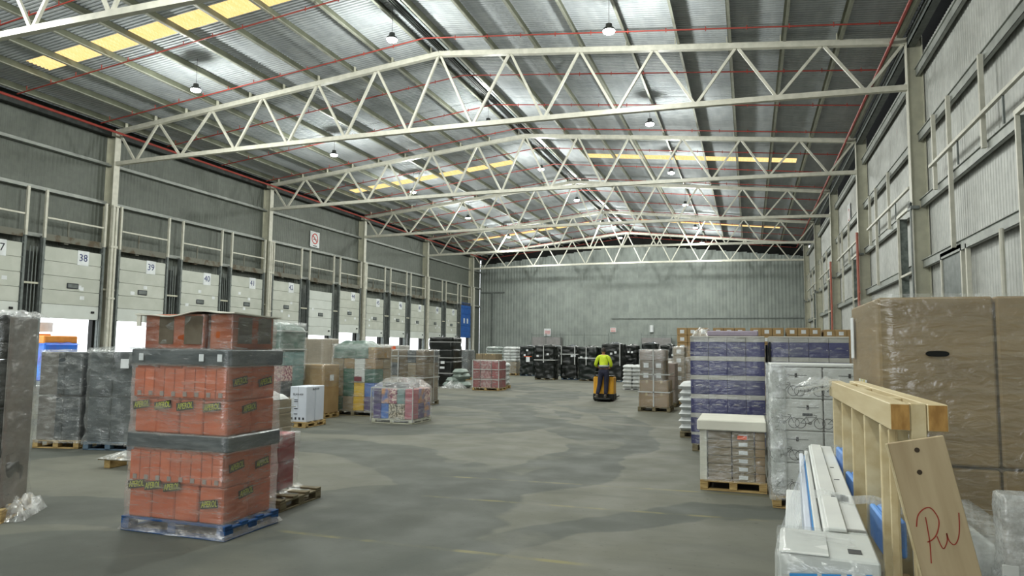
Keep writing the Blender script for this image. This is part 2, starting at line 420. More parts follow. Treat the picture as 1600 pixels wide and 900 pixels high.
# cable tray under the ridge
tr = tag(MB().box((AX-.02, YF, ZA-.02+.12), (AX+.06, YB, ZA+.16)).box((AX+.12, YF, ZA+.08), (AX+.17, YB, ZA+.13)).box((AX+.24, YF, ZA+.06), (AX+.26, YB, ZA+.2)).obj('cable_tray', STEELD), 'dark cable tray running along under the roof ridge', 'cable tray')
b = MB(); b.box((.34, YF, .1), (.44, YB, .13)); b.obj('tray_cover', mat('pale_zinc', (205, 215, 222), .3, .4), tr, (AX, 0, ZA))

# ------------------------------------------------------------------ trusses
TOPN = [XL+.02, -25.86, -22.84, -20.08, -17.28, -14.44, AX, -8.61, -5.84, -3.09, -.24, 2.5, XR-.02]
BOTN = [-27.15, -24.5, -21.48, -18.72, -15.87, -12.96, -10.14, -7.24, -4.47, -1.65, 1.06, 3.76]
def zbot(x): return ZB + .19*(1-abs((x-AX)/(XR-AX))**2)
tm = {}
b = MB(); b.bar((XL, 0, zroof(XL)), (AX, 0, ZA), .2, .2); tm['tc1'] = b.mesh('top_chord', STEELW)
b = MB(); b.bar((AX, 0, ZA), (XR, 0, zroof(XR)), .2, .2); tm['tc2'] = b.mesh('top_chord', STEELW)
b = MB()
xs = [XL]+BOTN+[XR]
for p, q in zip(xs, xs[1:]): b.bar((p, 0, zbot(p)), (q, 0, zbot(q)), .18, .18)
tm['bc'] = b.mesh('bottom_chord', STEELW)
webs = []
for i, bx in enumerate(BOTN):
    for tx in (TOPN[i], TOPN[i+1]):
        b = MB(); zt = zroof(tx)-.08; zb = zbot(bx)+.06
        s = 1 if tx > bx else -1
        b.bar((tx-s*.05, 0, zt), (bx+s*.05, 0, zb), .09, .09); webs.append(b.mesh('web_member', STEELW))
tm['cl'] = MB().box((-.012, -.07, .08), (.012, .07, .36)).mesh('purlin_cleat', STEELC)
names = ['overhead truss cut by the top left corner of the picture', 'nearest complete white lattice roof truss, landing between dock doors 38 and 39',
         'second complete white lattice roof truss, landing between dock doors 41 and 42', 'third white lattice roof truss, landing between dock doors 44 and 45',
         'fourth white lattice roof truss, landing between dock doors 47 and 48', 'farthest white lattice roof truss, just in front of the corrugated back wall']
for k, ty in enumerate(TR):
    T = thing('roof_truss', names[k], 'roof truss', (0, ty, 0), 0, 'white lattice roof trusses')
    for n_, key in (('top_chord', 'tc1'), ('top_chord', 'tc2'), ('bottom_chord', 'bc')): link(n_, tm[key], T)
    for w_ in webs: link('web_member', w_, T)
    for x in PX: link('purlin_cleat', tm['cl'], T, (x-(.08 if x > AX else -.08), 0, zroof(x)))
# two more frames behind the camera, outside the view, carry the roof on
# ------------------------------------------------------------------ columns
def column(x, y, s, label):
    """s=+1: stands at the left wall facing +X; -1 at the right wall"""
    c = thing('steel_column', label, 'column', (x, y, 0), 0, 'steel wall columns')
    top = ZE+.1
    b = MB(); b.box((-s*.02-.0, -.16, 0), (0, .16, top)) if s > 0 else b.box((0, -.16, 0), (.02, .16, top))
    b.obj('inner_flange', STEELW, c)
    b = MB()
    if s > 0: b.box((-.5, -.008, 0), (-.02, .008, top)); b.box((-.52, -.16, 0), (-.5, .16, top))
    else: b.box((.02, -.008, 0), (.44, .008, top)); b.box((.44, -.16, 0), (.46, .16, top))
    b.obj('web', STEELC, c)
    b = MB(); b.box((-.3 if s > 0 else -.05, -.2, 0), (.05 if s > 0 else .3, .2, .03)); b.obj('base_plate', STEELG, c)
    if s > 0:
        b = MB(); b.box((.02, -.14, .3), (.12, -.03, 8.3)); b.box((.02, .03, .3), (.12, .14, 8.3)); b.box((.0, -.18, 6.3), (.14, .18, 6.4)); b.box((.0, -.18, 8.25), (.14, .18, 8.32)); b.box((0, -.18, 3.9), (.14, .18, 3.98))
        b.obj('guide_channel', STEELW, c)
    else:
        b = MB(); b.box((.0, .18, .3), (.16, .26, 6.4)); b.box((-.06, -.2, 6.35), (.2, .28, 6.45)); b.box((-.05, -.1, 2), (-.02, .0, 6.6))
        b.obj('guide_channel', STEELG, c)
        b = MB(); b.box((-.06, -.12, 6.42), (.0, .08, 6.56)); b.obj('junction_box', STEELD, c)
    return c
cl = ['white steel column at the left wall behind door 36, outside the view', 'white steel column at the left wall between dock doors 38 and 39', 'white steel column at the left wall between dock doors 41 and 42',
      'white steel column at the left wall between dock doors 44 and 45', 'white steel column at the left wall between dock doors 47 and 48', 'white steel column at the left wall beyond the blue door']
cr_ = ['steel column at the right wall just outside the right edge of the picture', 'nearest steel column at the right wall, above the big cardboard boxes', 'second steel column along the right wall, beside a red downpipe',
       'third steel column along the right wall', 'fourth steel column along the right wall', 'farthest steel column at the right wall by the back corner']
for k, ty in enumerate(TR):
    column(XL, ty, 1, cl[k]); column(XR, ty, -1, cr_[k])

# ------------------------------------------------------------------ dock doors on the left wall
DPANEL = mat('door_panel_cream', (190, 193, 184), .5, 0, (178, 182, 172), 1.5, rnd=.02)
DPLOW = mat('door_panel_white', (204, 209, 204), .5, 0, (196, 201, 196), 1.5)
DBLUE = mat('door_panel_blue', (38, 92, 168), .5, 0, (30, 80, 150), 2)
PLATE = mat('white_plate', (226, 230, 232), .5)
INK = mat('navy_ink', (40, 52, 110), .6)
INKD = mat('dark_ink', (48, 52, 60), .6)
GLZ = mat('door_window_glass', (96, 102, 100), .15, 0, (120, 126, 126), 4, spec=.8)
RUB = mat('black_rubber', (30, 32, 31), .7)
PD = XL-.16                        # plane of the door panels
Z0S = {36: 2.9, 37: 2.9, 38: 2.9, 39: 2.9, 40: 2.7, 41: 2.8, 42: 2.85, 43: 2.55, 44: 2.82, 45: 2.58, 46: 2.6, 47: 2.58, 48: 2.6, 49: 2.6, 50: 2.85}
PH = 3.07/5
msec = MB().bev((0, 0, .006), (.05, DW, PH-.006), .008).mesh('panel_section', DPANEL)
msecw = MB().bev((0, 0, .006), (.05, DW, PH-.006), .008).mesh('panel_section', DPLOW)
msecb = MB().bev((0, 0, .006), (.05, DW, PH-.006), .008).mesh('panel_section', DBLUE)
mpost = MB().box((0, 0, 6.3), (.1, .1, 8.36)).mesh('guide_post', STEELW)
mpostl = MB().box((0, 0, 0), (.08, .1, 6.3)).box((-.06, -.02, 0), (.0, .14, 6.35)).box((-.2, .04, 0), (-.06, .08, 6.35)).mesh('guide_rail', STEELG)
mrail = MB().box((0, 0, 0), (.07, DW, .07)).mesh('cross_rail', STEELW)
mhead = MB().box((-.05, 0, 0), (.05, DW, .28)).box((-.35, .9, -.06), (.0, 1.1, .12)).box((.0, 1.0, .25), (.05, 1.06, .95)).mesh('door_header', RUST)
mwin = MB().bev((0, 0, 0), (.03, .56, .24), .02, 0).box((.03, .04, .04), (.035, .52, .2), 1).mesh('vision_window', [INKD, GLZ])
mplate = MB().box((0, 0, 0), (.012, .56, .66)).mesh('number_plate', PLATE)
mstk = MB().box((0, 0, 0), (.006, .22, .16)).mesh('sticker', PLATE)
mhan = MB().bev((0, 0, 0), (.05, .16, .09), .01).mesh('door_handle', RUB)
mseal = MB().box((0, -.16, 0), (.25, 0, 3.0)).box((0, DW, 0), (.25, DW+.16, 3.0)).mesh('door_seal', RUB)
mhinge = MB()
for i in range(6):
    for yy in (-.03, DW-.02): mhinge.box((.03, yy, i*PH-.04+.02), (.075, yy+.05, i*PH+.05))
mhinge = mhinge.mesh('hinge_row', STEELG)
ROTX = Matrix(((0, 0, 1), (1, 0, 0), (0, 1, 0))).to_euler()
for n_, dy in DOORS:
    z0 = Z0S[n_]
    D = struct(link('door_%d' % n_, None, None, (PD, dy, 0)), ('blue raised dock door at the far end of the left wall' if n_ == 50 else 'raised dock door panel with the number %d' % n_))
    for i in range(5):
        me = msecb if n_ == 50 else (msecw if (i == 0 or n_ == 43) else msec)
        link('panel_section', me, D, (0, 0, z0+i*PH))
    if n_ == 50:
        link('panel_section', me, D, (0, 0, z0+5*PH))
        for yy in (.8, 1.7): link('number_plate', mplate, D, (.05, yy, z0+1.5)).scale = (1, .6, .8)
    else:
        if n_ != 43:
            link('number_plate', mplate, D, (.051, DW*.56, z0+2.42))
            t_ = text_mesh(str(n_), .46, INKD if n_ == 37 else INK, .003)
            o = link('number', t_, D, (.068, DW*.56+.28, z0+2.42+.33)); o.rotation_euler = ROTX; o.scale = (.95, 1, 1)
        link('vision_window', mwin, D, (.051, DW*.4, z0+1.34))
        link('door_handle', mhan, D, (.051, DW*.86, z0+.30))
        R_ = random.Random(n_)
        for q in range(3 if n_ != 43 else 1): link('sticker', mstk, D, (.051, DW*(.1+.75*R_.random()), z0+.8+1.3*R_.random()))
    link('hinge_row', mhinge, D, (0, 0, z0))
    for yy in (-.14, DW+.04):
        link('guide_post', mpost, D, (.02, yy, 0)); link('guide_rail', mpostl, D, (.02, yy, 0))
    link('cross_rail', mrail, D, (.03, 0, 7.15)); link('door_header', mhead, D, (.0, 0, 6.22))
    link('door_seal', mseal, D, (-.5, 0, 0))
# the recesses between the doors: dark panel, spring rods, rung
gaps = []
for (na, a), (nb, c) in zip(DOORS, DOORS[1:]):
    g0, g1 = a+DW+.16, c-.16
    if g1-g0 > 1.3: continue
    gaps.append((g0, g1, na, nb))
ORD = ['first', 'second', 'third', 'fourth', 'fifth', 'sixth', 'seventh', 'eighth', 'ninth', 'tenth', 'eleventh', 'twelfth', 'thirteenth', 'last']
for gi, (g0, g1, na, nb) in enumerate(gaps):
    w = g1-g0; has_col = any(g0-.3 < t < g1+.3 for t in TR)
    G_ = thing('spring_assembly', 'dark spring rods in the %s gap between dock doors, from the left' % ORD[gi], 'door springs', (WL+.1, (g0+g1)/2, 0), 0, 'spring assemblies between the dock doors')
    off = .22 if has_col else 0
    b = MB(); b.box((0, off-.16, .1), (.03, off+.24, 5.7)); b.obj('back_panel', STEELD, G_)
    for q in (-.1, .05, .2):
        b = MB(); b.tube((.25, off+q, .3), (.25, off+q, 5.9), .022, 6); b.obj('rod', STEELG, G_)
    for z in (1.6, 4.35):
        b = MB(); b.box((.2, -w/2+.02, z-.04), (.3, w/2-.02, z+.04)); b.obj('rung', STEELC, G_)

# ------------------------------------------------------------------ right wall fittings
b = MB(); b.bev((0, 0, 0), (.30, .06, 6.4), .01); mp_ = b.mesh('side_panel', mat('mottled_zinc', (122, 130, 126), .5, .4, (96, 104, 100), 6, contrast=(.4, .6)))
for k, ty in enumerate(TR[:5]):
    D = thing('dock_surround', ['zinc dock surround on the right wall before the nearest column, cut by the picture edge', 'zinc dock surround on the right wall beside the nearest column', 'zinc dock surround on the right wall beside the second column', 'zinc dock surround on the right wall beside the third column', 'zinc dock surround on the right wall beside the fourth column'][k],
              'dock frame', (WR-.05, ty+2.0, 0), 0, 'dock surrounds along the right wall')
    link('side_panel', mp_, D, (-.48, 0, 0))
    b = MB(); b.box((-.5, -1.75, 6.4), (-.42, .06, 6.5)); b.obj('top_bracket', STEELW, D)
    for z in (2.2, 4.35): MB().box((-.46, -1.75, z), (-.4, 0, z+.07)).obj('rung', STEELW, D)
    MB().box((-.5, -.04, 0), (-.42, .02, 6.4)).obj('edge_angle', STEELW, D)
    # guide frame: two tall posts and a rail
    for yy in (3.2, 6.0, 7.6):
        if ty+2+yy-.5 > YB: continue
        z0 = 4.6 if yy == 6.0 else 6.5
        MB().box((-.3, yy-.5, z0), (-.2, yy-.4, 8.7)).obj('guide_post', STEELW, D)
    MB().box((-.36, -1.2, 7.2), (-.28, 7.4, 7.28)).obj('cross_rail', STEELW, D)
    for yy in (1.2, 4.6): MB().box((-.32, yy, 6.6), (-.28, yy+.05, 7.2)).obj('hanger', STEELG, D)
D = thing('wall_hatch', 'grey hatch with a white frame low on the right wall before the nearest column', 'hatch', (WR-.12, 20.9, 0))
MB().box((-.06, -.05, 2.0), (0, 1.85, 4.55)).obj('hatch_leaf', STEELG, D)
for a, c in (((-.1, -.15, 1.9), (0, -.05, 4.6)), ((-.1, 1.85, 1.9), (0, 1.95, 4.6)), ((-.1, -.15, 4.55), (0, 1.95, 4.65)), ((-.1, -.6, 1.9), (0, -.5, 4.6))): MB().box(a, c).obj('frame_bar', STEELW, D)
tag(MB().tube((WR-.3, 17.4, 0), (WR-.3, 17.4, 4.5), .05, 8).obj('stand_pipe', STEELW), 'thin white upright pipe on the right wall above the big cardboard boxes', 'pipe')
for k, ty in enumerate(TR[2:4]):
    tag(MB().tube((XR-.08, ty-.28, 0), (XR-.08, ty-.28, 7.4), .06, 8).tube((XR-.08, ty-.28, 4.6), (XR-.02, ty-.28, 4.6), .09, 8).obj('red_downpipe', mat('faded_red_pipe', (176, 104, 88), .5)),
        ('red downpipe running down beside the second right-hand column', 'red downpipe running down beside the third right-hand column')[k], 'pipe')

# ------------------------------------------------------------------ sprinkler pipes
y0_ = YF+.4
S = thing('sprinkler_piping', 'red sprinkler pipes crossing under the roof with a main along each eave', 'sprinkler pipes')
MB().tube((XL+.55, YF+.4, 11.63), (XL+.55, YB-1, 11.63), .055, 8).obj('main_pipe', REDP, S)
MB().tube((XR-.42, YF+.4, 11.86), (XR-.42, YB-1, 11.86), .055, 8).obj('main_pipe', REDP, S)
y = 19.6-3.85*13
bl = MB().tube((XL+.55, 0, 11.8), (AX, 0, ZA+.03), .025, 6); br = MB().tube((AX, 0, ZA+.03), (XR-.42, 0, 11.92), .025, 6)
for i in range(1, 13):
    for s_, xm in ((-1, XL), (1, XR)):
        x = AX+s_*i*1.3; z = zroof(x)+.03; (bl if s_ < 0 else br).tube((x, 0, z-.09), (x, 0, z+.06), .018, 5)
bl = bl.mesh('branch_pipe', REDP); br = br.mesh('branch_pipe', REDP)
while y < YB:
    link('branch_pipe', bl, S, (0, y, 0)); link('branch_pipe', br, S, (0, y, 0)); y += 3.85

# ------------------------------------------------------------------ high bay lamps
LENS = emit('led_lens', (250, 255, 250), 30)
mh = MB().lathe([(.03, .20), (.1, .19), (.11, .06), (.17, .05), (.2, -.01), (.2, -.03), (.195, -.035)], 20).mesh('lamp_housing', STEELD)
ml = MB().lathe([(.01, -.11), (.12, -.12), (.17, -.095), (.19, -.05), (.19, -.036), (.01, -.03)], 20).mesh('lamp_lens', LENS)
cols = {-20.3: 'left row', -11.75: 'middle row', -4.04: 'right row'}
nth = ['nearest', 'second nearest', 'third nearest', 'fourth nearest', 'fifth nearest', 'farthest']
ARL = bpy.data.lights.new('high_bay_light', 'AREA'); ARL.shape = 'DISK'; ARL.size = .36; ARL.energy = LAMP_POWER; ARL.color = (.97, 1, .94); ARL.spread = 2.6
PTL = bpy.data.lights.new('dome_light', 'POINT'); PTL.shadow_soft_size = .16; PTL.energy = LAMP_SIDE; PTL.color = (.97, 1, .94)
for x in cols:
    for i, y in enumerate((-17.0, -7.4, 2.2, 11.8, 21.25, 30.9, 40.0, 49.3, 58.9, 67.5)):
        z = zroof(x)-.9
        lab = (nth[i-4]+' white high bay lamp in the %s under the roof' % cols[x]) if i > 3 else 'white high bay lamp in the %s, %s the viewer' % (cols[x], ('farthest behind', 'well behind', 'just above and behind', 'out of view above')[i])
        Lp = thing('high_bay_lamp', lab, 'ceiling lamp', (x, y, z), 0, 'high bay lamps')
        link('lamp_housing', mh, Lp); link('lamp_lens', ml, Lp)
        MB().tube((0, 0, .2), (0, 0, 1.22), .008, 5).obj('lamp_cable', STEELD, Lp)
        a = bpy.data.objects.new('lamp_light', ARL); COL.objects.link(a); a.parent = Lp; a.location = (0, 0, -.13)
        a = bpy.data.objects.new('lamp_light', PTL); COL.objects.link(a); a.parent = Lp; a.location = (0, 0, -.3)

# ================================================================== goods on the floor
WOOD = mat('pallet_pine', (186, 160, 108), .75, 0, (150, 124, 78), 6, (1, 1, 4), bump=.2, rnd=.1)
WOODG = mat('weathered_pallet_wood', (128, 118, 92), .8, 0, (100, 92, 70), 6, (1, 1, 4), bump=.2, rnd=.1)
WOODB = mat('blue_pallet_wood', (32, 82, 138), .7, 0, (24, 60, 104), 6, bump=.2, rnd=.08)
WOODBG = mat('worn_blue_grey_wood', (92, 112, 128), .75, 0, (70, 88, 106), 5, bump=.2)
CARD = mat('brown_cardboard', (150, 126, 92), .8, 0, (134, 110, 78), 2, rnd=.06)
CARDO = mat('bright_cardboard', (164, 138, 98), .8, 0, (150, 122, 82), 2, rnd=.04)
CARDG = mat('greyed_cardboard', (142, 128, 104), .8, 0, (124, 112, 90), 2, rnd=.05)
CARDD = mat('dark_cardboard', (112, 94, 68), .8, 0, (92, 76, 54), 3, rnd=.08)
TAPE = mat('packing_tape', (196, 176, 130), .3)
WHITE = mat('white_carton', (206, 208, 204), .6, 0, (194, 196, 194), 2, rnd=.03)
WHITEB = mat('bluish_white_carton', (206, 212, 222), .6, 0, (194, 200, 212), 2, rnd=.02)
ORNG = mat('orange_carton', (204, 104, 62), .6, 0, (184, 88, 52), 2.5, rnd=.05)
ORNG2 = mat('orange_tray', (168, 84, 36), .5, 0, (140, 64, 28), 3)
RED = mat('red_carton', (150, 52, 56), .6, 0, (120, 40, 46), 3, rnd=.05)
PURP = mat('navy_purple_print', (42, 44, 104), .5, 0, (36, 38, 92), 2, rnd=.06)
FLAP = mat('pale_grey_flap', (186, 184, 176), .6, 0, (172, 170, 164), 2, rnd=.04)
GREYB = mat('grey_band_film', (84, 90, 94), .25, 0, (66, 72, 76), 4, (1, 1, 6), bump=.25, bscale=5, spec=.8)
BLK = mat('black_wrap', (16, 22, 20), .3, 0, (8, 12, 11), 5, (1, 1, 2), bump=.55, bscale=4, spec=.5)
BLK2 = mat('black_green_wrap', (14, 26, 22), .3, 0, (8, 14, 13), 4, (1, 1, 2), bump=.55, bscale=4, spec=.5)
DGREY = mat('dark_grey_goods', (70, 76, 80), .45, 0, (48, 53, 57), 3, (1, 1, 2), bump=.6, bscale=6, rnd=.12)
MGREY = mat('taupe_goods', (118, 112, 104), .5, 0, (96, 92, 88), 2, (1, 1, 1), bump=.3, bscale=6, rnd=.1)
STRAP = mat('white_strap', (198, 200, 198), .4)
SACK = mat('white_sack', (206, 208, 206), .55, 0, (182, 186, 186), 6, bump=.5, bscale=12, rnd=.04)
SACKG = mat('grey_green_sack', (140, 152, 144), .5, 0, (112, 126, 120), 4, bump=.6, bscale=10, rnd=.05)
GRN = mat('dark_green_wrap', (110, 130, 120), .3, 0, (78, 100, 92), 4, (1, 1, 2), bump=.8, bscale=7, spec=.7)
TEAL = mat('teal_carton', (128, 158, 156), .5, 0, (100, 134, 134), 3, rnd=.1)
DTEAL = mat('deep_green_carton', (52, 100, 84), .5, 0, (42, 84, 72), 3)
YEL = mat('yellow_carton', (214, 180, 48), .5, 0, (200, 160, 40), 3)
VIO = mat('violet_carton', (88, 74, 122), .5, 0, (72, 62, 104), 3, rnd=.1)
BLU = mat('blue_carton', (72, 116, 186), .5, 0, (60, 96, 164), 3, rnd=.1)
PINK = mat('pink_carton', (190, 112, 122), .5, 0, (160, 90, 104), 3)
FLOR = mat('patterned_print_carton', (196, 186, 168), .5, 0, (92, 84, 66), 22, contrast=(.45, .55))
FLORP = mat('pink_patterned_carton', (222, 196, 186), .5, 0, (140, 70, 96), 18, contrast=(.48, .54))
FOAM = mat('white_foam', (214, 212, 200), .7, 0, (204, 202, 190), 3)
INKB = mat('black_ink', (44, 46, 48), .6)
ORLAB = mat('orange_sticker', (236, 96, 44), .5)
BLULET = mat('sky_blue_ink', (64, 148, 214), .5)
BLUF = mat('blue_foam', (104, 156, 220), .6, 0, (84, 134, 206), 3)
PLY = mat('plywood_face', (178, 160, 128), .6, 0, (148, 128, 96), 2.2, (5, 1, .5), rnd=.02, detail=6)
PINE = mat('planed_pine', (206, 192, 156), .6, 0, (190, 172, 132), 2.5, (6, .6, 6), rnd=.04, detail=6)
PINEE = mat('pine_end_grain', (178, 138, 78), .75, 0, (146, 108, 56), 14, (3, 1, 1))
KNOT = mat('dark_knot', (62, 50, 36), .8)
REDI = mat('red_marker', (150, 52, 36), .6)
F1 = film('clear_stretch_film')
F2 = film('milky_stretch_film', lo=.08, hi=.5, thr=(.45, .75), stretch=(1.5, 1.5, 4))
F3 = film('light_stretch_film', lo=.03, hi=.3, thr=(.45, .8))
F4 = film('brownish_stretch_film', tint=(214, 208, 188), lo=.08, hi=.3, stretch=(.8, .8, 9), scale=4)
FT = film('torn_film', tint=(232, 236, 236), lo=.2, hi=.7, stretch=(3, 3, 1.5), scale=3, thr=(.4, .7))

def carton_mesh(w, d, h, m_, kind='plain'):
    k = ('carton', round(w, 3), round(d, 3), round(h, 3), m_.name, kind)
    if k in me_cache: return me_cache[k]
    e = min(.012, h*.06); g = .004
    b = MB(); b.bev((-w/2+g, -d/2+g, 0), (w/2-g, d/2-g, h-g), e, 0)
    mats = [m_, TAPE, INKB]
    if kind == 'tape':                       # tape over the top and down both ends
        b.box((-.03, -d/2+g-.002, h*.75), (.03, -d/2+g+.001, h-g)); b.mi[-6:] = [1]*6
        b.box((-.03, -d/2+g, h-g-.001), (.03, d/2-g, h-g+.002)); b.mi[-6:] = [1]*6
    elif kind == 'label':
        b.box((-w*.2, -d/2+g-.003, h*.25), (w*.2, -d/2+g+.001, h*.72)); b.mi[-6:] = [1]*6; mats[1] = PLATE
    elif kind == 'twotone':                  # pale upper flaps, dark print below
        b = MB(); g = .0025; b.bev((-w/2+g+.001, -d/2+g+.001, 0), (w/2-g-.001, d/2-g-.001, h*.76), .003, 0); b.bev((-w/2+g, -d/2+g, h*.76), (w/2-g, d/2-g, h-g), .004, 1)
        mats = [m_, FLAP, FLAP]
        for q in (-.4, .4): b.box((w*q-.008, -d/2+g-.002, h*.36), (w*q+.008, -d/2+g+.001, h*.39), 1)
        b.box((-w*.22, -d/2+g-.001, h*.44), (w*.22, -d/2+g+.001, h*.45), 1); b.box((-w*.12, -d/2+g-.001, h*.48), (w*.12, -d/2+g+.001, h*.50), 1)
    elif kind == 'slot':
        b.box((-.002, -d/2+g-.002, h*.35), (.002, -d/2+g+.001, h-g)); b.mi[-6:] = [2]*6
    elif kind == 'small_plate':
        b.box((-w*.02, -d/2+g-.003, h*.1), (w*.34, -d/2+g+.001, h*.3), 1); mats[1] = mat('grey_label', (170, 170, 172), .5); b.box((w*.06, -d/2+g-.005, h*.16), (w*.14, -d/2+g, h*.25), 2)
    me = b.mesh('carton', mats); me_cache[k] = me
    return me
JR = random.Random(4)
def cartons(P, nx, ny, z0, layers, w, d, ch, m_, kind='plain', x0=None, y0=None, jit=.006, name='carton', cols=None, front_only=False, rot_kind=True):
    """a block of cartons; only the outer ones are built"""
    cw, cd = w/nx, d/ny; x0 = -w/2 if x0 is None else x0; y0 = -d/2 if y0 is None else y0
    for k in range(layers):
        for j in range(ny):
            for i in range(nx):
                if 0 < i < nx-1 and 0 < j < ny-1 and k < layers-1: continue
                mm = cols[(i + k*nx) % len(cols)] if cols and (j == 0) else (cols[(i+j+k) % len(cols)] if cols else m_)
                link(name, carton_mesh(cw, cd, ch, mm, kind), P, (x0+(i+.5)*cw+JR.uniform(-jit, jit), y0+(j+.5)*cd+JR.uniform(-jit, jit), z0+k*ch))
    return z0+layers*ch
def pallet(P, w, d, wood=WOOD, hh=.14, bw=None):
    """timber pallet: its middle block carries the other blocks and the boards as sub-parts"""
    k = ('pal', round(w, 2), round(d, 2), wood.name, hh)
    if k not in me_cache:
        me_cache[k] = [MB().bev((-.05, -.06, .022), (.05, .06, hh-.044), .004).mesh('pallet_block', wood), MB().bev((-w/2, -.05, 0), (w/2, .05, .02), .003).mesh('deck_board', wood), MB().bev((-.05, -d/2, 0), (.05, d/2, .02), .003).mesh('deck_board', wood)]
    a, b_, c = me_cache[k]
    pl = link('wooden_pallet', a, P)
    for x in (-w/2+.05, 0, w/2-.05):
        for y in (-d/2+.06, 0, d/2-.06):
            if x or y: link('pallet_block', a, pl, (x, y, 0))
    n = max(4, round(d/.2))
    for i in range(n): link('deck_board', b_, pl, (0, -d/2+.05+i*(d-.1)/(n-1), hh-.02))
    for x in (-w/2+.05, 0, w/2-.05): link('deck_board', c, pl, (x, 0, hh-.042)); link('deck_board', c, pl, (x, 0, 0))
    for y in (-d/2+.05, d/2-.05): link('deck_board', b_, pl, (0, y, 0))
    return pl
def wrapshell(P, w, d, z0, z1, mt, name='stretch_wrap', out=.015, amp=.012, seed=0, taper=0, skirt=0, n=9, dz=.09, top=True, tiers=None, cx=0, cy=0, rnd_=.012, freq=5, closed=False, chamfer=0):
    """a wrinkled sleeve round a load; tiers = heights where it is pinched"""
    b = MB(); nz_ = max(2, int((z1-z0)/dz)); ring = []
    hw, hd = w/2+out, d/2+out
    pts = []
    for sx_, sy2, ax in ((-1, -1, 0), (1, -1, 1), (1, 1, 2), (-1, 1, 3)):
        nx_ = n
        for i in range(nx_):
            t = i/nx_
            if ax == 0: p = (-hw+2*hw*t, -hd)
            elif ax == 1: p = (hw, -hd+2*hd*t)
            elif ax == 2: p = (hw-2*hw*t, hd)
            else: p = (-hw, hd-2*hd*t)
            pts.append(p)
    m_ = len(pts); vs = []
    def pt(p, z, s_, a_):
        # round the corners a little and wrinkle
        x, y = p; ex = abs(x)/hw; ey = abs(y)/hd
        c = rnd_*(ex*ey)**6
        x *= (1-c)*s_; y *= (1-c)*s_
        nv = mnoise.noise(Vector((x*freq+seed*7.1, y*freq+seed*3.3, z*freq*1.3)))
        r = math.hypot(x, y) or 1
        return (cx+x+x/r*nv*a_, cy+y+y/r*nv*a_, z + mnoise.noise(Vector((x*3, y*3, seed+z)))*a_*.5)
    for k in range(nz_+1):
        z = z0+(z1-z0)*k/nz_; f = k/nz_
        s_ = 1-taper*f
        if skirt and f < .18: s_ += skirt*((.18-f)/.18)**2
        if tiers:
            q = min(abs(z-t_) for t_ in tiers); s_ -= .035*math.exp(-(q/.045)**2)
        if chamfer and z1-z < chamfer: s_ *= 1-.45*(1-(z1-z)/chamfer)
        vs += [pt(p, z, s_, amp) for p in pts]
    fs = []
    for k in range(nz_):
        fs += [(k*m_+i, k*m_+(i+1) % m_, (k+1)*m_+(i+1) % m_, (k+1)*m_+i) for i in range(m_)]
    if top:
        base = nz_*m_; sl = 1-taper
        if chamfer: sl *= .55
        for q, (s_, dz_) in enumerate(((.8, .008), (.45, .004))):
            vs += [(lambda v: (v[0], v[1], z1+dz_+(v[2]-z1)*2))(pt(p, z1, sl*s_, amp)) for p in pts]
            o_ = len(vs)-m_; pr_ = base if q == 0 else o_-m_
            fs += [(pr_+i, pr_+(i+1) % m_, o_+(i+1) % m_, o_+i) for i in range(m_)]
        fs.append(tuple(range(len(vs)-m_, len(vs))))
    b.add(vs, fs)
    return b.obj(name, mt, P, smooth=True)
def strap(P, w, d, z0, z1, vx=(), hz=(), vy=(), out=.03, t=.03):
    for x in vx: MB().box((x-t/2, -d/2-out, z0), (x+t/2, -d/2-out+.004, z1)).box((x-t/2, -d/2-out, z1+out*.6), (x+t/2, d/2+out, z1+out*.6+.004)).obj('strap', STRAP, P)
    for y in vy: MB().box((w/2+out-.004, y-t/2, z0), (w/2+out, y+t/2, z1)).obj('strap', STRAP, P)
    for z in hz:
        MB().box((-w/2-out, -d/2-out, z-t/2), (w/2+out, -d/2-out+.004, z+t/2)).box((w/2+out-.004, -d/2-out, z-t/2), (w/2+out, d/2+out, z+t/2)).box((-w/2-out, -d/2-out, z-t/2), (-w/2-out+.004, d/2+out, z+t/2)).obj('strap', STRAP, P)
def tagplate(P, x, y, z, w, h, mt=PLATE, name='paper_label', side='f'):
    if side == 'f': MB().box((x-w/2, y-.006, z-h/2), (x+w/2, y, z+h/2)).obj(name, mt, P)
    else: MB().box((x, y-w/2, z-h/2), (x+.006, y+w/2, z+h/2)).obj(name, mt, P)
def L(label, P0, w, d, rz=0, group=None, name='pallet_load', cat='pallet load'):
    """P0: front left corner on the floor, rz in degrees"""
    a = math.radians(rz); cx = P0[0]+w/2*math.cos(a)-d/2*math.sin(a); cy = P0[1]+w/2*math.sin(a)+d/2*math.cos(a)
    return thing(name, label, cat, (cx, cy, 0), a, group)
def sack_mesh(w, d, h, mt, seed=0):
    k = ('sack', round(w, 2), round(d, 2), round(h, 3), mt.name, seed)
    if k in me_cache: return me_cache[k]
    b = MB(); n, mm = 10, 6; vs = []; fs = []
    for s_ in (1, -1):
        for j in range(mm+1):
            for i in range(n+1):
                u = i/n*2-1; v = j/mm*2-1
                q = (1-u**6)*(1-v**6); q = max(q, 0)**.5
                z = h/2+s_*h/2*q*(1+.12*mnoise.noise(Vector((u*2+seed, v*2, s_))))
                vs.append((u*w/2, v*d/2, z))
    N_ = (n+1)*(mm+1)
    for s_ in (0, 1):
        for j in range(mm):
            for i in range(n):
                a_ = s_*N_+j*(n+1)+i; f = (a_, a_+1, a_+n+2, a_+n+1); fs.append(f if s_ == 0 else f[::-1])
    b.add(vs, fs); me_cache[k] = b.mesh('sack', mt, True); return me_cache[k]
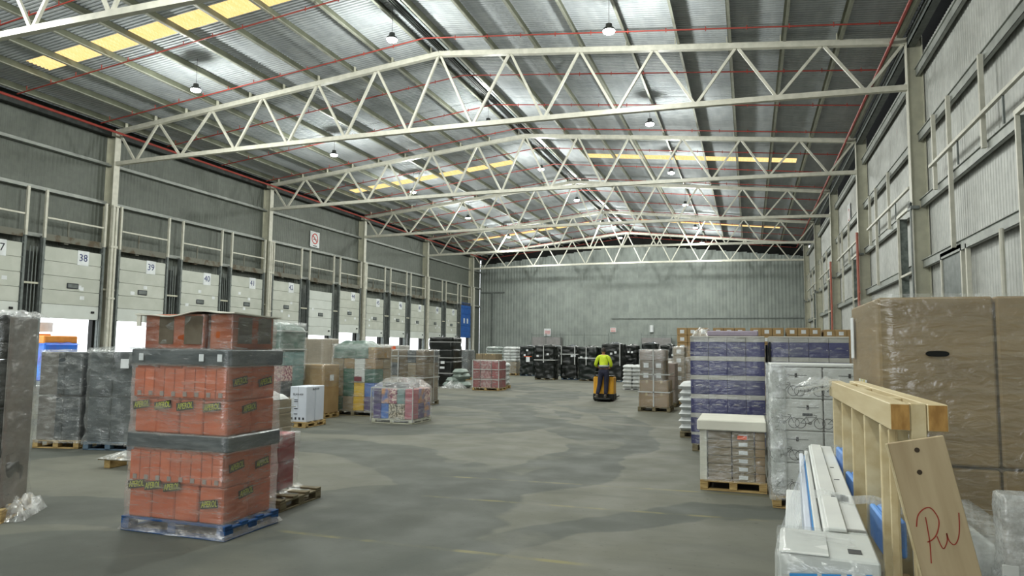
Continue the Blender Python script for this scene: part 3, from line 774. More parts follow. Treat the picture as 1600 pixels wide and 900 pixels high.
def sacks(P, w, d, z0, n, h, mt, nx=2, name='sack'):
    for k in range(n):
        for i in range(nx):
            for j in range(2):
                link(name, sack_mesh(w/nx+.04, d/2+.04, h*1.15, mt, k % 3), P, (-w/2+(i+.5)*w/nx+JR.uniform(-.02, .02), -d/4+j*d/2+JR.uniform(-.02, .02), z0+k*h-.01))
def crumple(P, w, d, h, mt, x=0, y=0, z=0, seed=1, name='crumpled_film', n=14):
    """a heap of crumpled sheet"""
    b = MB(); vs = []; fs = []
    for j in range(n+1):
        for i in range(n+1):
            u = i/n*2-1; v = j/n*2-1; e = max(0, 1-max(abs(u), abs(v))**3)
            q = e*(.65+.6*mnoise.noise(Vector((u*2.3+seed, v*2.3, seed))) + .35*mnoise.noise(Vector((u*7, v*7+seed, 2))))
            vs.append((x+u*w/2*(1+.1*mnoise.noise(Vector((u*3, v*3, seed)))), y+v*d/2*(1+.1*mnoise.noise(Vector((v*3, seed, u*3)))), z+.004+max(0, q)*h))
    fs = [(j*(n+1)+i, j*(n+1)+i+1, (j+1)*(n+1)+i+1, (j+1)*(n+1)+i) for j in range(n) for i in range(n)]
    b.add(vs, fs); return b.obj(name, mt, P, smooth=True)

# ---- the orange drinks stack on a blue pallet
OB = mat('label_black', (28, 34, 24), .5); OG = mat('label_lime', (206, 208, 60), .5, 0, (170, 184, 56), 9)
P = L('tall wrapped stack of orange drinks cartons on a blue pallet, left foreground', (-5.97, 5.55), 1.27, .8)
pallet(P, 1.27, .8, WOODB, .14)
mlab = MB().box((-.105, -.004, -.04), (.105, .001, .04)).mesh('brand_label', OB)
mlab.transform(Matrix.Rotation(-.14, 4, 'Y'))
mtx = text_mesh('APEROL', .072, OG, .001, .25)
def aperol(P, x, y, z, side='f', s=1):
    o = link('brand_label', mlab, P, (x, y, z)); t_ = link('lettering', mtx, o, (0, -.0055, 0))
    t_.rotation_euler = (math.pi/2, -.14, 0); t_.scale = (.72, 1.15, 1)
    if side == 'r': o.rotation_euler.z = math.pi/2
    o.scale = (s, 1, s)
for z0, z1, lz in ((.14, .82, ((.46, (-.47, -.265, -.03)), (.33, (.43,)))), (.97, 1.64, ((1.245, (-.46, -.19, .085, .41)),))):
    ch = (z1-z0)/2
    cartons(P, 4, 2, z0, 2, 1.14, .72, ch, ORNG, 'plain', x0=-.575, y0=-.37)
    # narrow sleeves standing proud of the upper row with little grey plates
    for i in range(9):
        MB().bev((-.575+i*.1267+.004, -.384, z0+ch+.02), (-.575+(i+1)*.1267-.004, -.37, z1-.03), .004).obj('sleeve', ORNG, P)
        if i % 1 == 0 and i < 8: tagplate(P, -.50+i*.143, -.385, z0+ch+.055, .045, .045, mat('grey_label', (150, 140, 134), .5), 'price_plate')
    for z, xs_ in lz:
        for x in xs_: aperol(P, x, -.39, z)
    for z, y in ((z0+ch*.75, -.05), (z0+ch*1.5, .18), (z0+ch*1.55, -.2)): aperol(P, .572, y, z, 'r')
    wrapshell(P, 1.15, .74, z0-.12 if z0 < .2 else z0-.02, z1+.01, film('orange_load_film', tint=(226, 216, 208), lo=.14, hi=.5, stretch=(.8, .8, 6), scale=3.4, thr=(.4, .75)), seed=z0, amp=.02, skirt=.10 if z0 < .2 else 0, top=False, n=14, dz=.05, out=.03)
for z0, z1 in ((.82, .97), (1.64, 1.80)):
    b = MB(); b.bev((-.62, -.4, z0), (.62, .4, z1), .012); b.obj('interlayer_tray', GREYB, P)
    wrapshell(P, 1.26, .82, z0-.01, z1+.01, F3, seed=z0*3, amp=.012, top=False, n=12, dz=.04, out=.012)
for x in (-.47, .28, .5): tagplate(P, x, -.413, 1.72, .055, .07)
b = MB(); b.bev((-.53, -.33, 1.80), (.22, .3, 2.15), .012); b.obj('carton', ORNG2, P)
b = MB(); b.bev((.29, -.33, 1.80), (.56, .3, 2.15), .012); b.obj('carton', ORNG2, P)
for x0, x1 in ((-.34, -.16), (-.02, .2)): MB().box((x0-.0, -.337, 1.85), (x1, -.33, 2.13)).obj('printed_panel', mat('dull_print', (104, 96, 82), .5, 0, (84, 74, 60), 6), P)
for y0 in (-.25, .05): MB().box((.56, y0, 1.86), (.567, y0+.2, 2.12)).obj('printed_panel', MATS['dull_print'], P)
wrapshell(P, .76, .64, 1.8, 2.15, F1, seed=5, top=False, cx=-.155, amp=.012, n=12, dz=.05); wrapshell(P, .28, .64, 1.8, 2.15, F1, seed=6, top=False, cx=.425, amp=.012, dz=.05)
b = MB(); n = 14; vs = []
for j in range(5):
    for i in range(n+1):
        x = -.62+1.24*i/n; vs.append((x, -.38+.72*j/4, 2.16+.022*math.sin(x*5+j*.4)+.01*math.sin(x*11)))
b.add(vs, [(j*(n+1)+i, j*(n+1)+i+1, (j+1)*(n+1)+i+1, (j+1)*(n+1)+i) for j in range(4) for i in range(n)])
o = b.obj('top_sheet', FOAM, P); md = o.modifiers.new('thickness', 'SOLIDIFY'); md.thickness = .012
MB().box((-.6, -.375, 2.03), (-.55, -.36, 2.16)).obj('sheet_flap', FOAM, P)

# ---- its neighbour behind, red cartons under loose film
P = L('low pallet of dark red cartons under loose film, tucked behind the orange stack', (-5.95, 6.66), 1.0, .85, 3)
pallet(P, 1.0, .85, WOODG, .13)
cartons(P, 3, 2, .13, 2, .66, .7, .33, RED, 'plain', x0=-.49)
wrapshell(P, .68, .72, .06, .8, F1, seed=11, cx=-.16, skirt=.5, amp=.03, n=12, dz=.05, out=.03)
# ---- black stack at the left edge
P = L('tall black wrapped stack cut by the left edge of the picture', (-8.26, 4.62), 1.2, .8, 34)
pallet(P, 1.2, .8, WOOD, .14)
for i, z in enumerate((.14, .66, 1.17, 1.67)):
    wrapshell(P, 1.06-.02*i, .68, z, z+.47, BLK, 'wrapped_tier', seed=20+i, amp=.03, n=10, dz=.05)
MB().bev((.535, -.36, .14), (.55, .36, 2.12), .004).obj('side_board', MGREY, P)
wrapshell(P, 1.12, .72, .12, 2.16, film('grey_smoky_film', tint=(200, 200, 194), lo=.02, hi=.32, stretch=(1, 1, 3), thr=(.45, .75)), seed=25, amp=.03, n=12, dz=.06, skirt=.06, tiers=(.63, 1.14, 1.65))
crumple(P, .5, .6, .1, FT, .45, 0, 2.12, 3, 'torn_film'); crumple(P, .3, .7, .25, FT, .62, .0, 0, 4, 'torn_film')
# ---- two grey wrapped pallets
P = L('grey wrapped two-tier pallet load on pale wood, left of the one with the square tag', (-12.0, 9.19), .86, .82, 14)
pallet(P, .86, .82, WOOD, .14)
for k, z in enumerate((.14, .93)):
    for i in range(2): link('bundle', carton_mesh(.4, .76, .76, MGREY if i == 0 else DGREY), P, (-.205+i*.41, 0, z))
    MB().bev((-.05, -.40, z+.02), (.08, -.38, z+.74), .01).obj('corner_post', DGREY, P)
wrapshell(P, .83, .79, .1, 1.72, F2, seed=31, amp=.035, n=14, dz=.06, tiers=(.92,), skirt=.05)
P = L('dark grey wrapped pallet load with a pale square tag, left behind the orange stack', (-11.02, 9.36), .9, .84, 14)
pallet(P, .9, .84, WOODBG, .14)
for k, z in enumerate((.14, .93)):
    for i in range(2): link('bundle', carton_mesh(.42, .78, .77, DGREY), P, (-.215+i*.43, 0, z))
wrapshell(P, .87, .8, .1, 1.77, film('mid_stretch_film', tint=(190, 196, 196), lo=.12, hi=.55, stretch=(1.2, 1.2, 2.5), thr=(.42, .72)), seed=37, amp=.035, n=14, dz=.06, skirt=.05)
tagplate(P, .27, -.47, 1.5, .15, .16)
# ---- scrap pallet piece
P = L('broken bit of pallet with torn film on the floor behind the orange stack', (-9.25, 8.05), .95, .5, 4, name='broken_pallet', cat='pallet')
MB().bev((-.45, -.2, .12), (.45, -.1, .145), .004).bev((-.42, .08, .12), (.45, .2, .145), .004).obj('deck_board', WOODG, P)
MB().bev((.1, -.2, 0), (.24, .2, .12), .005).bev((-.35, -.18, 0), (-.24, .15, .12), .005).obj('pallet_block', WOOD, P)
crumple(P, .8, .5, .1, FT, -.05, 0, .14, 9, 'torn_film')
# ---- brown low load right of the orange stack
P = L('low greyish brown carton load with a crumpled bag on top, right behind the orange stack', (-9.05, 10.3), 1.05, .85, 0)
pallet(P, 1.05, .85, WOODG, .13)
cartons(P, 3, 2, .13, 3, 1.0, .8, .245, CARDG, 'tape')
wrapshell(P, 1.02, .82, .1, .88, F4, seed=41, top=False); strap(P, 1.02, .82, .12, .88, (.3,), (.72,), out=.04, t=.014)
crumple(P, .6, .6, .16, SACK, .2, 0, .87, 5, 'crumpled_bag')
# ---- tall teal load
P = L('tall pale teal mixed load, green wrapped top and white straps, behind the orange stack', (-11.9, 14.4), 1.15, 1.0)
pallet(P, 1.15, 1.0, WOODG)
cartons(P, 3, 2, .14, 1, 1.1, .95, .45, YEL, cols=[TEAL, MGREY, FLOR])
cartons(P, 3, 2, .59, 2, 1.1, .95, .38, TEAL, cols=[TEAL, FLORP, DGREY, TEAL]); cartons(P, 2, 2, 1.35, 1, 1.1, .95, .35, TEAL)
wrapshell(P, 1.08, .93, 1.7, 2.4, GRN, 'wrapped_top', seed=46, amp=.04, chamfer=.12)
wrapshell(P, 1.12, .97, .12, 2.42, F1, seed=47, n=10, amp=.02); strap(P, 1.12, .97, .2, 2.42, (.1, -.4), (1.75, 2.2))
# ---- beige blocks behind
for k, (x, lab) in enumerate(((-17.45, 'beige wrapped block of goods by the dock doors, left one of a pair'), (-15.95, 'beige wrapped block with an orange sticker by the dock doors, right one of a pair'))):
    P = L(lab, (x, 21.8+.1*k), 1.4, 1.1)
    pallet(P, 1.4, 1.1, WOODG)
    cartons(P, 2, 2, .14, 2, 1.32, 1.0, .98, mat('beige_goods', (176, 164, 148), .7, 0, (158, 148, 134), 2))
    wrapshell(P, 1.34, 1.02, .12, 2.12, F2 if k == 0 else F4, seed=50+k, amp=.02)
    if k: tagplate(P, -.3, -.56, 1.42, .26, .2, ORLAB)
# ---- white carton pair on a pallet, brown box behind
a_ = 78
P = thing('pallet_load', 'bright white tall cartons standing on a new pale pallet beside the green-topped load', 'pallet load', (-9.74, 14.06, 0), math.radians(2))
pallet(P, .5, .85, WOOD, .12)
for y in (-.19, .19): link('carton', carton_mesh(.44, .37, .8, WHITEB, 'slot'), P, (0, y, .12))
t_ = text_mesh('ISLAN-450', .06, INKD, .001)
o = link('lettering', t_, P, (0, -.378, .74)); o.rotation_euler.x = math.pi/2; o = link('lettering', t_, P, (.222, .0, .85)); o.rotation_euler = (math.pi/2, 0, math.pi/2)
for x in (-.15, -.05, .05, .15): tagplate(P, x, -.376, .2, .04, .05, INKD, 'care_symbol')
for z in (.62, .58, .42, .3): tagplate(P, -.05, -.376, z, .09, .015, INKD, 'printed_line')
P = L('tall plain brown box standing behind the white cartons', (-11.12, 15.5), .86, .75, 0)
pallet(P, .86, .75, WOOD, .12)
link('carton', carton_mesh(.84, .7, 1.24, CARDO, 'plain'), P, (0, 0, .12)); MB().box((.42, -.1, .95), (.424, .08, 1.1)).obj('paper_label', PLATE, P); wrapshell(P, .84, .7, .8, 1.38, F3, seed=61, n=8)
# ---- green topped mixed load
P = L('mixed load topped with dark green film, centre of the left-hand group', (-10.69, 16.5), 1.34, .9)
pallet(P, 1.34, .9, WOODG)
z = cartons(P, 4, 2, .14, 2, 1.3, .86, .37, TEAL, cols=[DTEAL, CARDG, YEL, VIO, CARDG, DTEAL, YEL, BLU])
z = cartons(P, 4, 2, z, 1, 1.3, .86, .36, CARDG, cols=[CARDG, DTEAL, WHITE, DTEAL]); z = cartons(P, 4, 2, z, 1, 1.3, .86, .28, CARDG, cols=[CARDG, CARD, WHITE, CARD])
wrapshell(P, 1.02, .84, z, 2.0, GRN, 'wrapped_top', seed=66, amp=.05, chamfer=.2, cx=-.12)
link('carton', carton_mesh(.28, .8, .3, CARD, 'tape'), P, (.53, 0, z))
wrapshell(P, 1.32, .88, .1, 1.9, F1, seed=67, n=14, amp=.03, skirt=.04); tagplate(P, .15, -.47, .98, .22, .12, mat('maroon_print', (120, 70, 76), .5))
# ---- low clear load in front
P = L('low clear-wrapped pallet of multicoloured printed cartons with a domed film top', (-8.74, 15.25), 1.13, 1.05)
pallet(P, 1.1, 1.05, STEELC, .1)
cartons(P, 5, 3, .11, 2, 1.06, 1.0, .36, FLOR, cols=[VIO, BLU, FLOR, FLOR, PINK, VIO, mat('orange_print_carton', (214, 150, 74), .5, 0, (80, 110, 170), 7), FLORP, TEAL, PINK])
cartons(P, 2, 1, .83, 1, .66, .6, .12, DGREY)
wrapshell(P, 1.1, 1.04, .04, 1.07, F1, seed=71, n=14, amp=.02, chamfer=.22, dz=.05, skirt=.03)
for x in (-.56, .56): MB().bar((x, -.545, .06), (x, -.545, .85), .03, .012).obj('strap', STRAP, P)
MB().bar((-.56, -.55, .85), (.56, -.55, .85), .012, .02).obj('strap', STRAP, P)
# ---- brown load with white straps
P = L('brown carton stack with a tall white strap, behind the low multicoloured load', (-10.86, 20.0), 1.25, 1.1)
pallet(P, 1.25, 1.1, WOODG)
cartons(P, 4, 3, .14, 4, 1.2, 1.05, .4, CARDD, 'plain', cols=[CARDG, CARDD, DGREY, CARDD, CARDG, CARDD])
wrapshell(P, 1.22, 1.07, .1, 1.76, F1, seed=75, n=12, amp=.02); strap(P, 1.22, 1.07, .14, 1.75, (-.3,), (.88, 1.55), (.1,))
# ---- pale loads near the doors
for k, (x, y, w, hh, lab) in enumerate(((-15.6, 27.5, 1.15, 1.9, 'whitish wrapped load with an orange sticker on top, left of the tall black stack'), (-17.0, 27.6, 1.2, 1.75, 'whitish wrapped load behind the green-topped one, by dock door 42'))):
    P = L(lab, (x, y), w, 1.0); pallet(P, w, 1.0, WOOD)
    z = cartons(P, 2, 2, .14, 2, w-.06, .95, .32, CARDG); cartons(P, 2, 2, z, 1, w-.06, .95, hh-z, mat('white_goods', (188, 184, 178), .7, 0, (166, 160, 154), 3))
    wrapshell(P, w-.04, .96, .12, hh, F2, seed=80+k)
    if k == 0: tagplate(P, .3, -.53, hh-.12, .2, .14, ORLAB)
P = L('tallest black wrapped stack with three white straps, near the blue dock door', (-14.46, 30.4), 1.3, 1.2)
pallet(P, 1.24, 1.2, STEELD, .1)
for i, z in enumerate((.08, .64, 1.2, 1.75)): wrapshell(P, 1.16+(.05 if i in (1, 2) else 0), 1.12, z, z+.54, BLK, 'wrapped_tier', seed=90+i, amp=.05)
strap(P, 1.16, 1.12, .1, 2.3, (), (.62, 1.34, 2.08), out=.07); tagplate(P, .15, -.66, 1.12, .2, .12); tagplate(P, .13, -.66, .88, .24, .1)
P = L('heap of grey-green sacks and film on the floor beside the tall black stack', (-13.1, 29.2), .9, 1.0, name='sack_heap', cat='sacks')
for i, (x, y, z) in enumerate(((-.2, 0, 0), (.25, .1, 0), (-.1, .1, .2), (.15, .2, .38), (.1, .2, .58))): link('sack', sack_mesh(.8, .55, .28, SACKG, i), P, (x, y, z)).rotation_euler.z = i*.4
crumple(P, 1.1, .8, .4, FT, 0, -.2, 0, 12, 'torn_film')
for k, (x, y, w, hh, m_, lab) in enumerate(((-15.95, 36.8, .95, 1.7, DGREY, 'dark grey wrapped load glimpsed right of the tall black stack'), (-14.9, 38.2, .9, 1.4, CARDG, 'pale carton load half hidden behind the sack heap'))):
    P = L(lab, (x, y), w, 1.0); pallet(P, w, 1.0, WOOD); cartons(P, 2, 2, .14, 3, w-.06, .94, (hh-.14)/3, m_); wrapshell(P, w-.05, .95, .12, hh, F2, seed=96+k)
# ---- red load
P = L('square wrapped load of dark red cartons with pale middles, centre left of the hall', (-11.36, 28.4), 1.2, 1.0)
pallet(P, 1.22, 1.0, WOOD, .13)
for k in range(3):
    for i, (x, w, m_) in enumerate(((-.43, .32, RED), (0, .5, mat('pale_red_print', (178, 150, 148), .5, 0, (140, 70, 74), 12)), (.43, .32, RED))):
        for j in range(2): link('carton', carton_mesh(w, .47, .375, m_), P, (x, -.24+j*.48, .13+k*.385))
        MB().box((x-w/2, -.478, .13+k*.385+.375), (x+w/2, .478, .13+(k+1)*.385)).obj('interlayer', FLAP, P)
wrapshell(P, 1.2, .97, .1, 1.3, F1, seed=101, n=12); strap(P, 1.2, .97, .12, 1.3, (-.6, .6), (.47, .9))
P = L('pale wrapped sacks on a pallet peeking out right of the red load', (-11.3, 29.9), .87, .9); pallet(P, .87, .9, WOOD); sacks(P, .8, .8, .14, 5, .2, SACK); wrapshell(P, .82, .82, .12, 1.15, F1, seed=103)
P = L('flat brown carton load showing above the red load', (-12.7, 32.0), 1.1, 1.0); pallet(P, 1.1, 1.0, WOOD); cartons(P, 3, 2, .14, 5, 1.05, .95, .28, CARDG, 'tape')
# ---- brown and white loads
for k, (x, y, lab) in enumerate(((-16.95, 44.7, 'left of two pallets with white sacks over brown cartons, near the far left corner'), (-15.72, 44.8, 'right of two pallets with white sacks over brown cartons, against the black stacks'))):
    P = L(lab, (x, y), .95, 1.0); pallet(P, .95, 1.0, WOOD); z = cartons(P, 3, 2, .14, 3, .9, .95, .25, CARDG); sacks(P, .88, .9, z, 5, .2, SACK if k else SACKG); wrapshell(P, .9, .92, .12, 1.9, F1, seed=110+k)
# ---- the row of black wrapped stacks
row = [(-14.4, 44.3, .98, 1.93, 'far left black wrapped stack of the row, with a red-edged paper label'), (-11.95, 39.6, 1.2, 1.98, 'black wrapped stack with a white strap cross, second in the row from the left'),
       (-10.55, 40.3, 1.0, 1.95, 'black wrapped stack with two white straps, third in the row from the left'), (-9.25, 39.4, 1.08, 1.93, 'black wrapped stack left of the worker, with a pale patch'),
       (-7.95, 39.5, 1.2, 2.12, 'tall black wrapped stack directly behind the worker'), (-7.6, 44.5, .92, 2.05, 'black wrapped stack right of the worker, set further back'),
       (-6.46, 45.0, .92, 2.2, 'black wrapped stack with loose grey film on top, behind the white sacks'), (-5.33, 45.2, .9, 2.1, 'right-hand end of the row of black stacks, half hidden by the brown carton pile'),
       (-13.1, 46.0, 1.1, 1.95, 'black wrapped stack in the second rank, between the first two of the row'), (-4.3, 45.0, 1.0, 1.95, 'black wrapped stack behind the tall thin white carton tower')]
for k, (x, y, w, hh, lab) in enumerate(row):
    P = L(lab, (x, y), w, 1.05, JR.uniform(-3, 3), 'black wrapped stacks before the back wall'); pallet(P, w-.05, 1.0, WOODG if k % 2 else WOODBG, .12)
    wrapshell(P, w-.05, 1.0, .1, hh, BLK if k % 3 else BLK2, 'black_wrap', seed=120+k, amp=.07, n=10, dz=.08, skirt=.02)
    crumple(P, .7, .6, .18, BLK2 if k % 2 else GREYB, .1, 0, hh-.04, k, 'loose_film')
    if k in (1, 2, 3, 4): strap(P, w-.05, 1.0, .9 if k > 1 else 1.0, hh, ((-.05,), (-.45, .35), (-.1,), (.45,))[k-1], ((1.15,), (1.5,), (1.3,), ())[k-1], out=.06, t=.05)
    for q in range(2): tagplate(P, JR.uniform(-.4, .4), -.58, JR.uniform(1.2, 1.7), .13, .12)
    if k == 0: tagplate(P, .1, -.59, 1.1, .25, .35); tagplate(P, .1, -.595, 1.28, .5, .04, ORLAB)
# ---- sacks, brown pile, and the things behind it
P = L('neat pile of white sacks on a pallet right of the worker', (-5.42, 31.7), .82, .9); pallet(P, .82, .9, STRAP, .08); sacks(P, .8, .88, .1, 6, .17, SACK)
P = L('free-standing brown carton pile on a pallet in the middle of the aisle', (-3.18, 21.2), .95, 1.1)
pallet(P, .95, 1.1, WOODG, .14)
cartons(P, 2, 2, .14, 1, .9, 1.0, .44, CARD, 'tape'); cartons(P, 2, 2, .58, 1, .86, 1.0, .34, CARD, 'tape')
cartons(P, 2, 2, .92, 2, .74, .9, .30, CARDD, 'label', x0=-.42); cartons(P, 2, 2, 1.52, 1, .74, .9, .30, mat('pinkish_goods', (160, 146, 138), .6, 0, (140, 126, 118), 3), x0=-.42)
wrapshell(P, .76, .94, .9, 1.84, F1, seed=141, cx=-.05, n=8); wrapshell(P, .9, 1.02, .12, .95, F3, seed=142, top=False)
strap(P, .9, 1.02, .15, 1.84, (-.01,), (.58, 1.1), t=.035)
P = L('pinkish film-wrapped load leaning behind the brown aisle pile', (-3.05, 23.2), .8, 1.0); pallet(P, .8, 1.0, WOODG); cartons(P, 2, 2, .14, 3, .74, .95, .42, MATS['pinkish_goods']); wrapshell(P, .78, .96, .12, 1.45, F2, seed=145, taper=.2)
P = L('pale wrapped load between the white sacks and the carton tower', (-4.1, 31.2), .95, 1.0); pallet(P, .95, 1.0, WOODG); cartons(P, 2, 2, .14, 3, .9, .95, .42, CARDG); wrapshell(P, .9, .96, .12, 1.45, F2, seed=146)
# ---- the row of brown cartons with white labels behind the purple stacks
tow = ['tall brown carton tower with white labels, left end of the rear row', 'second tall brown carton stack from the left in the rear row', 'middle tall brown carton stack of the rear row', 'fourth tall brown carton stack from the left in the rear row', 'right-hand tall brown carton stack of the rear row, by the column']
for k, x in enumerate((-2.57, -1.27, .03, 1.25, 2.47)):
    P = L(tow[k], (x, 26.9), 1.16, 1.0, 0, 'brown carton stacks with white labels'); pallet(P, 1.16, 1.0, WOOD)
    top = 2.66 if k not in (4,) else 2.6
    cartons(P, 3, 2, .14, 9, 1.14, .96, (top-.14)/9, CARDO, 'label')
    wrapshell(P, 1.15, .97, .12, 2.0, F3, seed=150+k, n=8, top=False)
P = L('thin tower of small white-labelled cartons left of the purple stack', (-2.5, 24.6), .42, .9); pallet(P, .4, .9, WOOD, .13)
cartons(P, 1, 2, .13, 6, .38, .84, .3, CARDG, 'label'); wrapshell(P, .4, .86, .1, 1.95, F2, seed=156)
P = L('narrow dark carton stack against the left side of the purple stack', (-1.5, 17.6), .6, .9); pallet(P, .6, .9, WOODG, .13); cartons(P, 2, 2, .13, 4, .56, .84, .38, CARDD); wrapshell(P, .58, .86, .1, 1.66, F3, seed=157)
P = L('pile of bulging white sacks left of the purple stack', (-1.42, 15.35), 1.0, 1.0); pallet(P, 1.0, 1.0, WOODG, .13); sacks(P, 1.0, 1.0, .13, 7, .145, SACK)
# ---- purple stacks
for k, (x, lab) in enumerate(((-1.04, 'wrapped stack of navy-purple printed cartons with pale flaps, facing the aisle'), (.34, 'second stack of navy-purple cartons, behind the white bicycle cartons'))):
    P = L(lab, (x, 13.4), 1.3, 1.2, 0, 'navy-purple carton stacks'); pallet(P, 1.26, 1.2, WOODG, .14)
    for q in range(6):
        zz = .14+.21+(q-1)*.345 if q else .14
        cartons(P, 4, 3, zz, 1, 1.3, 1.18, .345 if q else .21, PURP, 'twotone', jit=.004)
    MB().bev((-.65, -.6, 2.072), (.65, .6, 2.10), .005).obj('cap_sheet', FLAP, P)
    wrapshell(P, 1.3, 1.19, .12, 2.08, film('streaky_film', lo=.0, hi=.32, stretch=(.6, .6, 5), scale=2.2, thr=(.55, .72)), seed=160+k, n=14, dz=.07, top=False, amp=.012)
    if k == 0:
        crumple(P, .4, .5, .2, F2, -.45, -.1, 2.09, 17, 'torn_film')
        MB().bev((-.35, -.5, 2.10), (.55, .4, 2.2), .02).obj('flat_bundle', mat('lilac_goods', (160, 150, 164), .6, 0, (142, 132, 146), 5), P)
    else: MB().bev((-.66, -.62, .3), (-.63, -.5, 2.0), .004).obj('corner_guard', RUB, P)
P = thing('black_sheet', 'black edge sheet standing in the gap between the two purple stacks', 'black sheet', (.305, 14.0, 0)); MB().bev((-.012, -.5, 0), (.012, .5, 1.95), .006).obj('sheet', RUB, P)
# ---- cream capped load
P = L('low pallet of flat brown cartons with a cream foam cap and white corner board', (-.66, 9.8), .86, 1.0); pallet(P, .84, 1.0, WOOD, .13)
for q in range(6):
    link('carton', carton_mesh(.31, .9, .105, CARDG), P, (-.17, .02, .13+q*.107)); link('carton', carton_mesh(.28, .9, .105, CARDG, 'label'), P, (.13, .0, .13+q*.107)); link('carton', carton_mesh(.13, .9, .105, CARD), P, (.34, .02, .13+q*.107))
tagplate(P, .12, -.46, .70, .12, .05, ORLAB); MB().bev((-.42, -.47, .13), (-.33, .45, .79), .005).obj('corner_board', FOAM, P)
MB().bev((-.45, -.52, .785), (.42, .5, .92), .012).obj('foam_cap', FOAM, P)
wrapshell(P, .82, .96, .12, .8, F3, seed=171, top=False, skirt=.02)
# ---- bicycle cartons
P = L('tall stack of white cartons printed with bicycle outlines, right of the aisle', (.23, 9.0), 1.16, 1.2); pallet(P, 1.16, 1.2, WOOD, .14)
def bike_print():
    b = MB(); R0 = .062
    def ring(cx, cz, r, n=18, t=.006):
        vs = []
        for i in range(n):
            a = 2*math.pi*i/n; vs += [(cx+r*math.cos(a), 0, cz+r*math.sin(a)), (cx+(r-t)*math.cos(a), 0, cz+(r-t)*math.sin(a))]
        b.add(vs, [(2*i, 2*i+1, (2*i+3) % (2*n), (2*i+2) % (2*n)) for i in range(n)])
    def ln(a, c): b.bar((a[0], 0, a[1]), (c[0], 0, c[1]), .005, .001, 0, (0, 1, 0))
    ring(-.105, .07, R0); ring(.105, .07, R0); ring(0, .07, .018)
    ln((-.105, .07), (-.04, .14)); ln((-.04, .14), (.07, .14)); ln((.07, .14), (.0, .07)); ln((0, .07), (-.04, .14)); ln((-.105, .07), (0, .07)); ln((.105, .07), (.065, .16)); ln((-.05, .155), (-.02, .155)); ln((.04, .165), (.08, .16))
    return b.mesh('bicycle_drawing', INKB)
bp_ = bike_print()
for q in range(4):
    z = .16+q*.375
    for i in range(2):
        c_ = link('carton', carton_mesh(.575, 1.15, .372, WHITE), P, (-.29+i*.58, 0, z))
        for xx in (-.14, .14): link('bicycle_drawing', bp_, c_, (xx, -.575, .02))
        dx = 0 if q % 2 else .12
        MB().bev((-.015+dx, -.578, .25), (.012+dx, -.572, .30), .001).obj('logo_mark', INKB, c_)
        MB().box((-.12+dx, -.5755, .272), (.12+dx, -.5735, .277)).obj('printed_line', INKD, c_)
        if q in (2, 0): MB().box((-.06+dx, -.5755, .175), (.05+dx, -.5735, .205)).obj('printed_block', INKD, c_)
MB().bev((-.57, -.58, 1.66), (.57, .58, 1.69), .006).obj('cap_sheet', WHITE, P)
wrapshell(P, .16, 1.2, .1, 1.68, FT, 'bunched_film', seed=175, cx=-.51, n=7, amp=.04, dz=.05, top=False, out=.02); wrapshell(P, 1.16, 1.18, .12, 1.68, F3, seed=176, top=False, skirt=.05)

# ---- the two big cardboard boxes beside each other, on a base layer
BIGC = mat('big_box_cardboard', (146, 124, 88), .75, 0, (128, 108, 76), 1.6, (.4, .4, 5), detail=6)
P = L('two-high block of very big brown cardboard boxes filling the right edge', (.75, 4.8), 1.86, 1.2); pallet(P, 1.86, 1.2, WOOD, .14)
for i in range(3):
    link('carton', carton_mesh(.615, 1.2, 1.035, BIGC), P, (-.62+i*.62, 0, .14)); link('carton', carton_mesh(.615, 1.2, 1.0, BIGC), P, (-.62+i*.62, 0, 1.185))
b = MB()
for s_ in (1,):
    n = 12; vs = [(-.62+.062*(abs(math.cos(t))**.5)*(1 if math.cos(t) > 0 else -1), -.626, 1.84+.018*math.sin(t)) for t in [2*math.pi*i/n for i in range(n)]]
    vs2 = [(x, y+.01, z) for x, y, z in vs]
b.add(vs+vs2, [tuple(range(n)), tuple(range(2*n-1, n-1, -1))]+[(i, n+i, n+(i+1) % n, (i+1) % n) for i in range(n)]); b.obj('hand_hole', CUT, P)
wrapshell(P, 1.86, 1.2, .1, 2.2, F4, seed=180, n=20, dz=.08, amp=.008, top=False, out=.012)
tagplate(P, -.945, .45, 1.95, .12, .3, PLATE, side='l', name='paper_label'); 
MB().box((-.952, -.22, 1.36), (-.946, .1, 1.66)).obj('document_pouch', mat('pouch_print', (206, 212, 214), .3, 0, (196, 186, 90), 12, contrast=(.5, .56)), P)

# ---- timber crate frame
P = thing('timber_frame', 'open pale timber crate frame with twin top rails beside the big cardboard boxes', 'wooden frame', (.5, 3.0, 0))
for x in (0, .125):
    b = MB(); b.bev((x, 0, 1.555), (x+.068, 2.15, 1.655), .003, 0); b.box((x+.003, -.001, 1.558), (x+.065, .002, 1.652), 1); b.obj('top_rail', [PINE, PINEE], P)
MB().bev((.07, .005, .0), (.123, .05, 1.657), .003).obj('post', PINE, P)
MB().bev((.005, .07, .0), (.03, .09, 1.55), .002).obj('post', PINE, P)
for y, w in ((.24, .07), (.66, .06), (1.08, .07), (1.5, .06), (1.95, .07)):
    MB().bev((.002, y, 0), (.066, y+.03, 1.553), .003).obj('slat', PINE, P)
for y in (.7, 1.7): MB().bev((.13, y, 0), (.19, y+.03, 1.553), .003).obj('slat', PINE, P)
for y in (.45, 1.25, 1.8): MB().bev((.07, y, 1.60), (.123, y+.1, 1.65), .003).obj('spacer_block', PINE, P)
for x in (0, .125): MB().bev((x, 0, .0), (x+.068, 2.15, .09), .003).obj('bottom_rail', PINE, P)
crumple(P, .3, .3, .06, FT, -.03, 2.1, 1.62, 21, 'torn_film', 10)
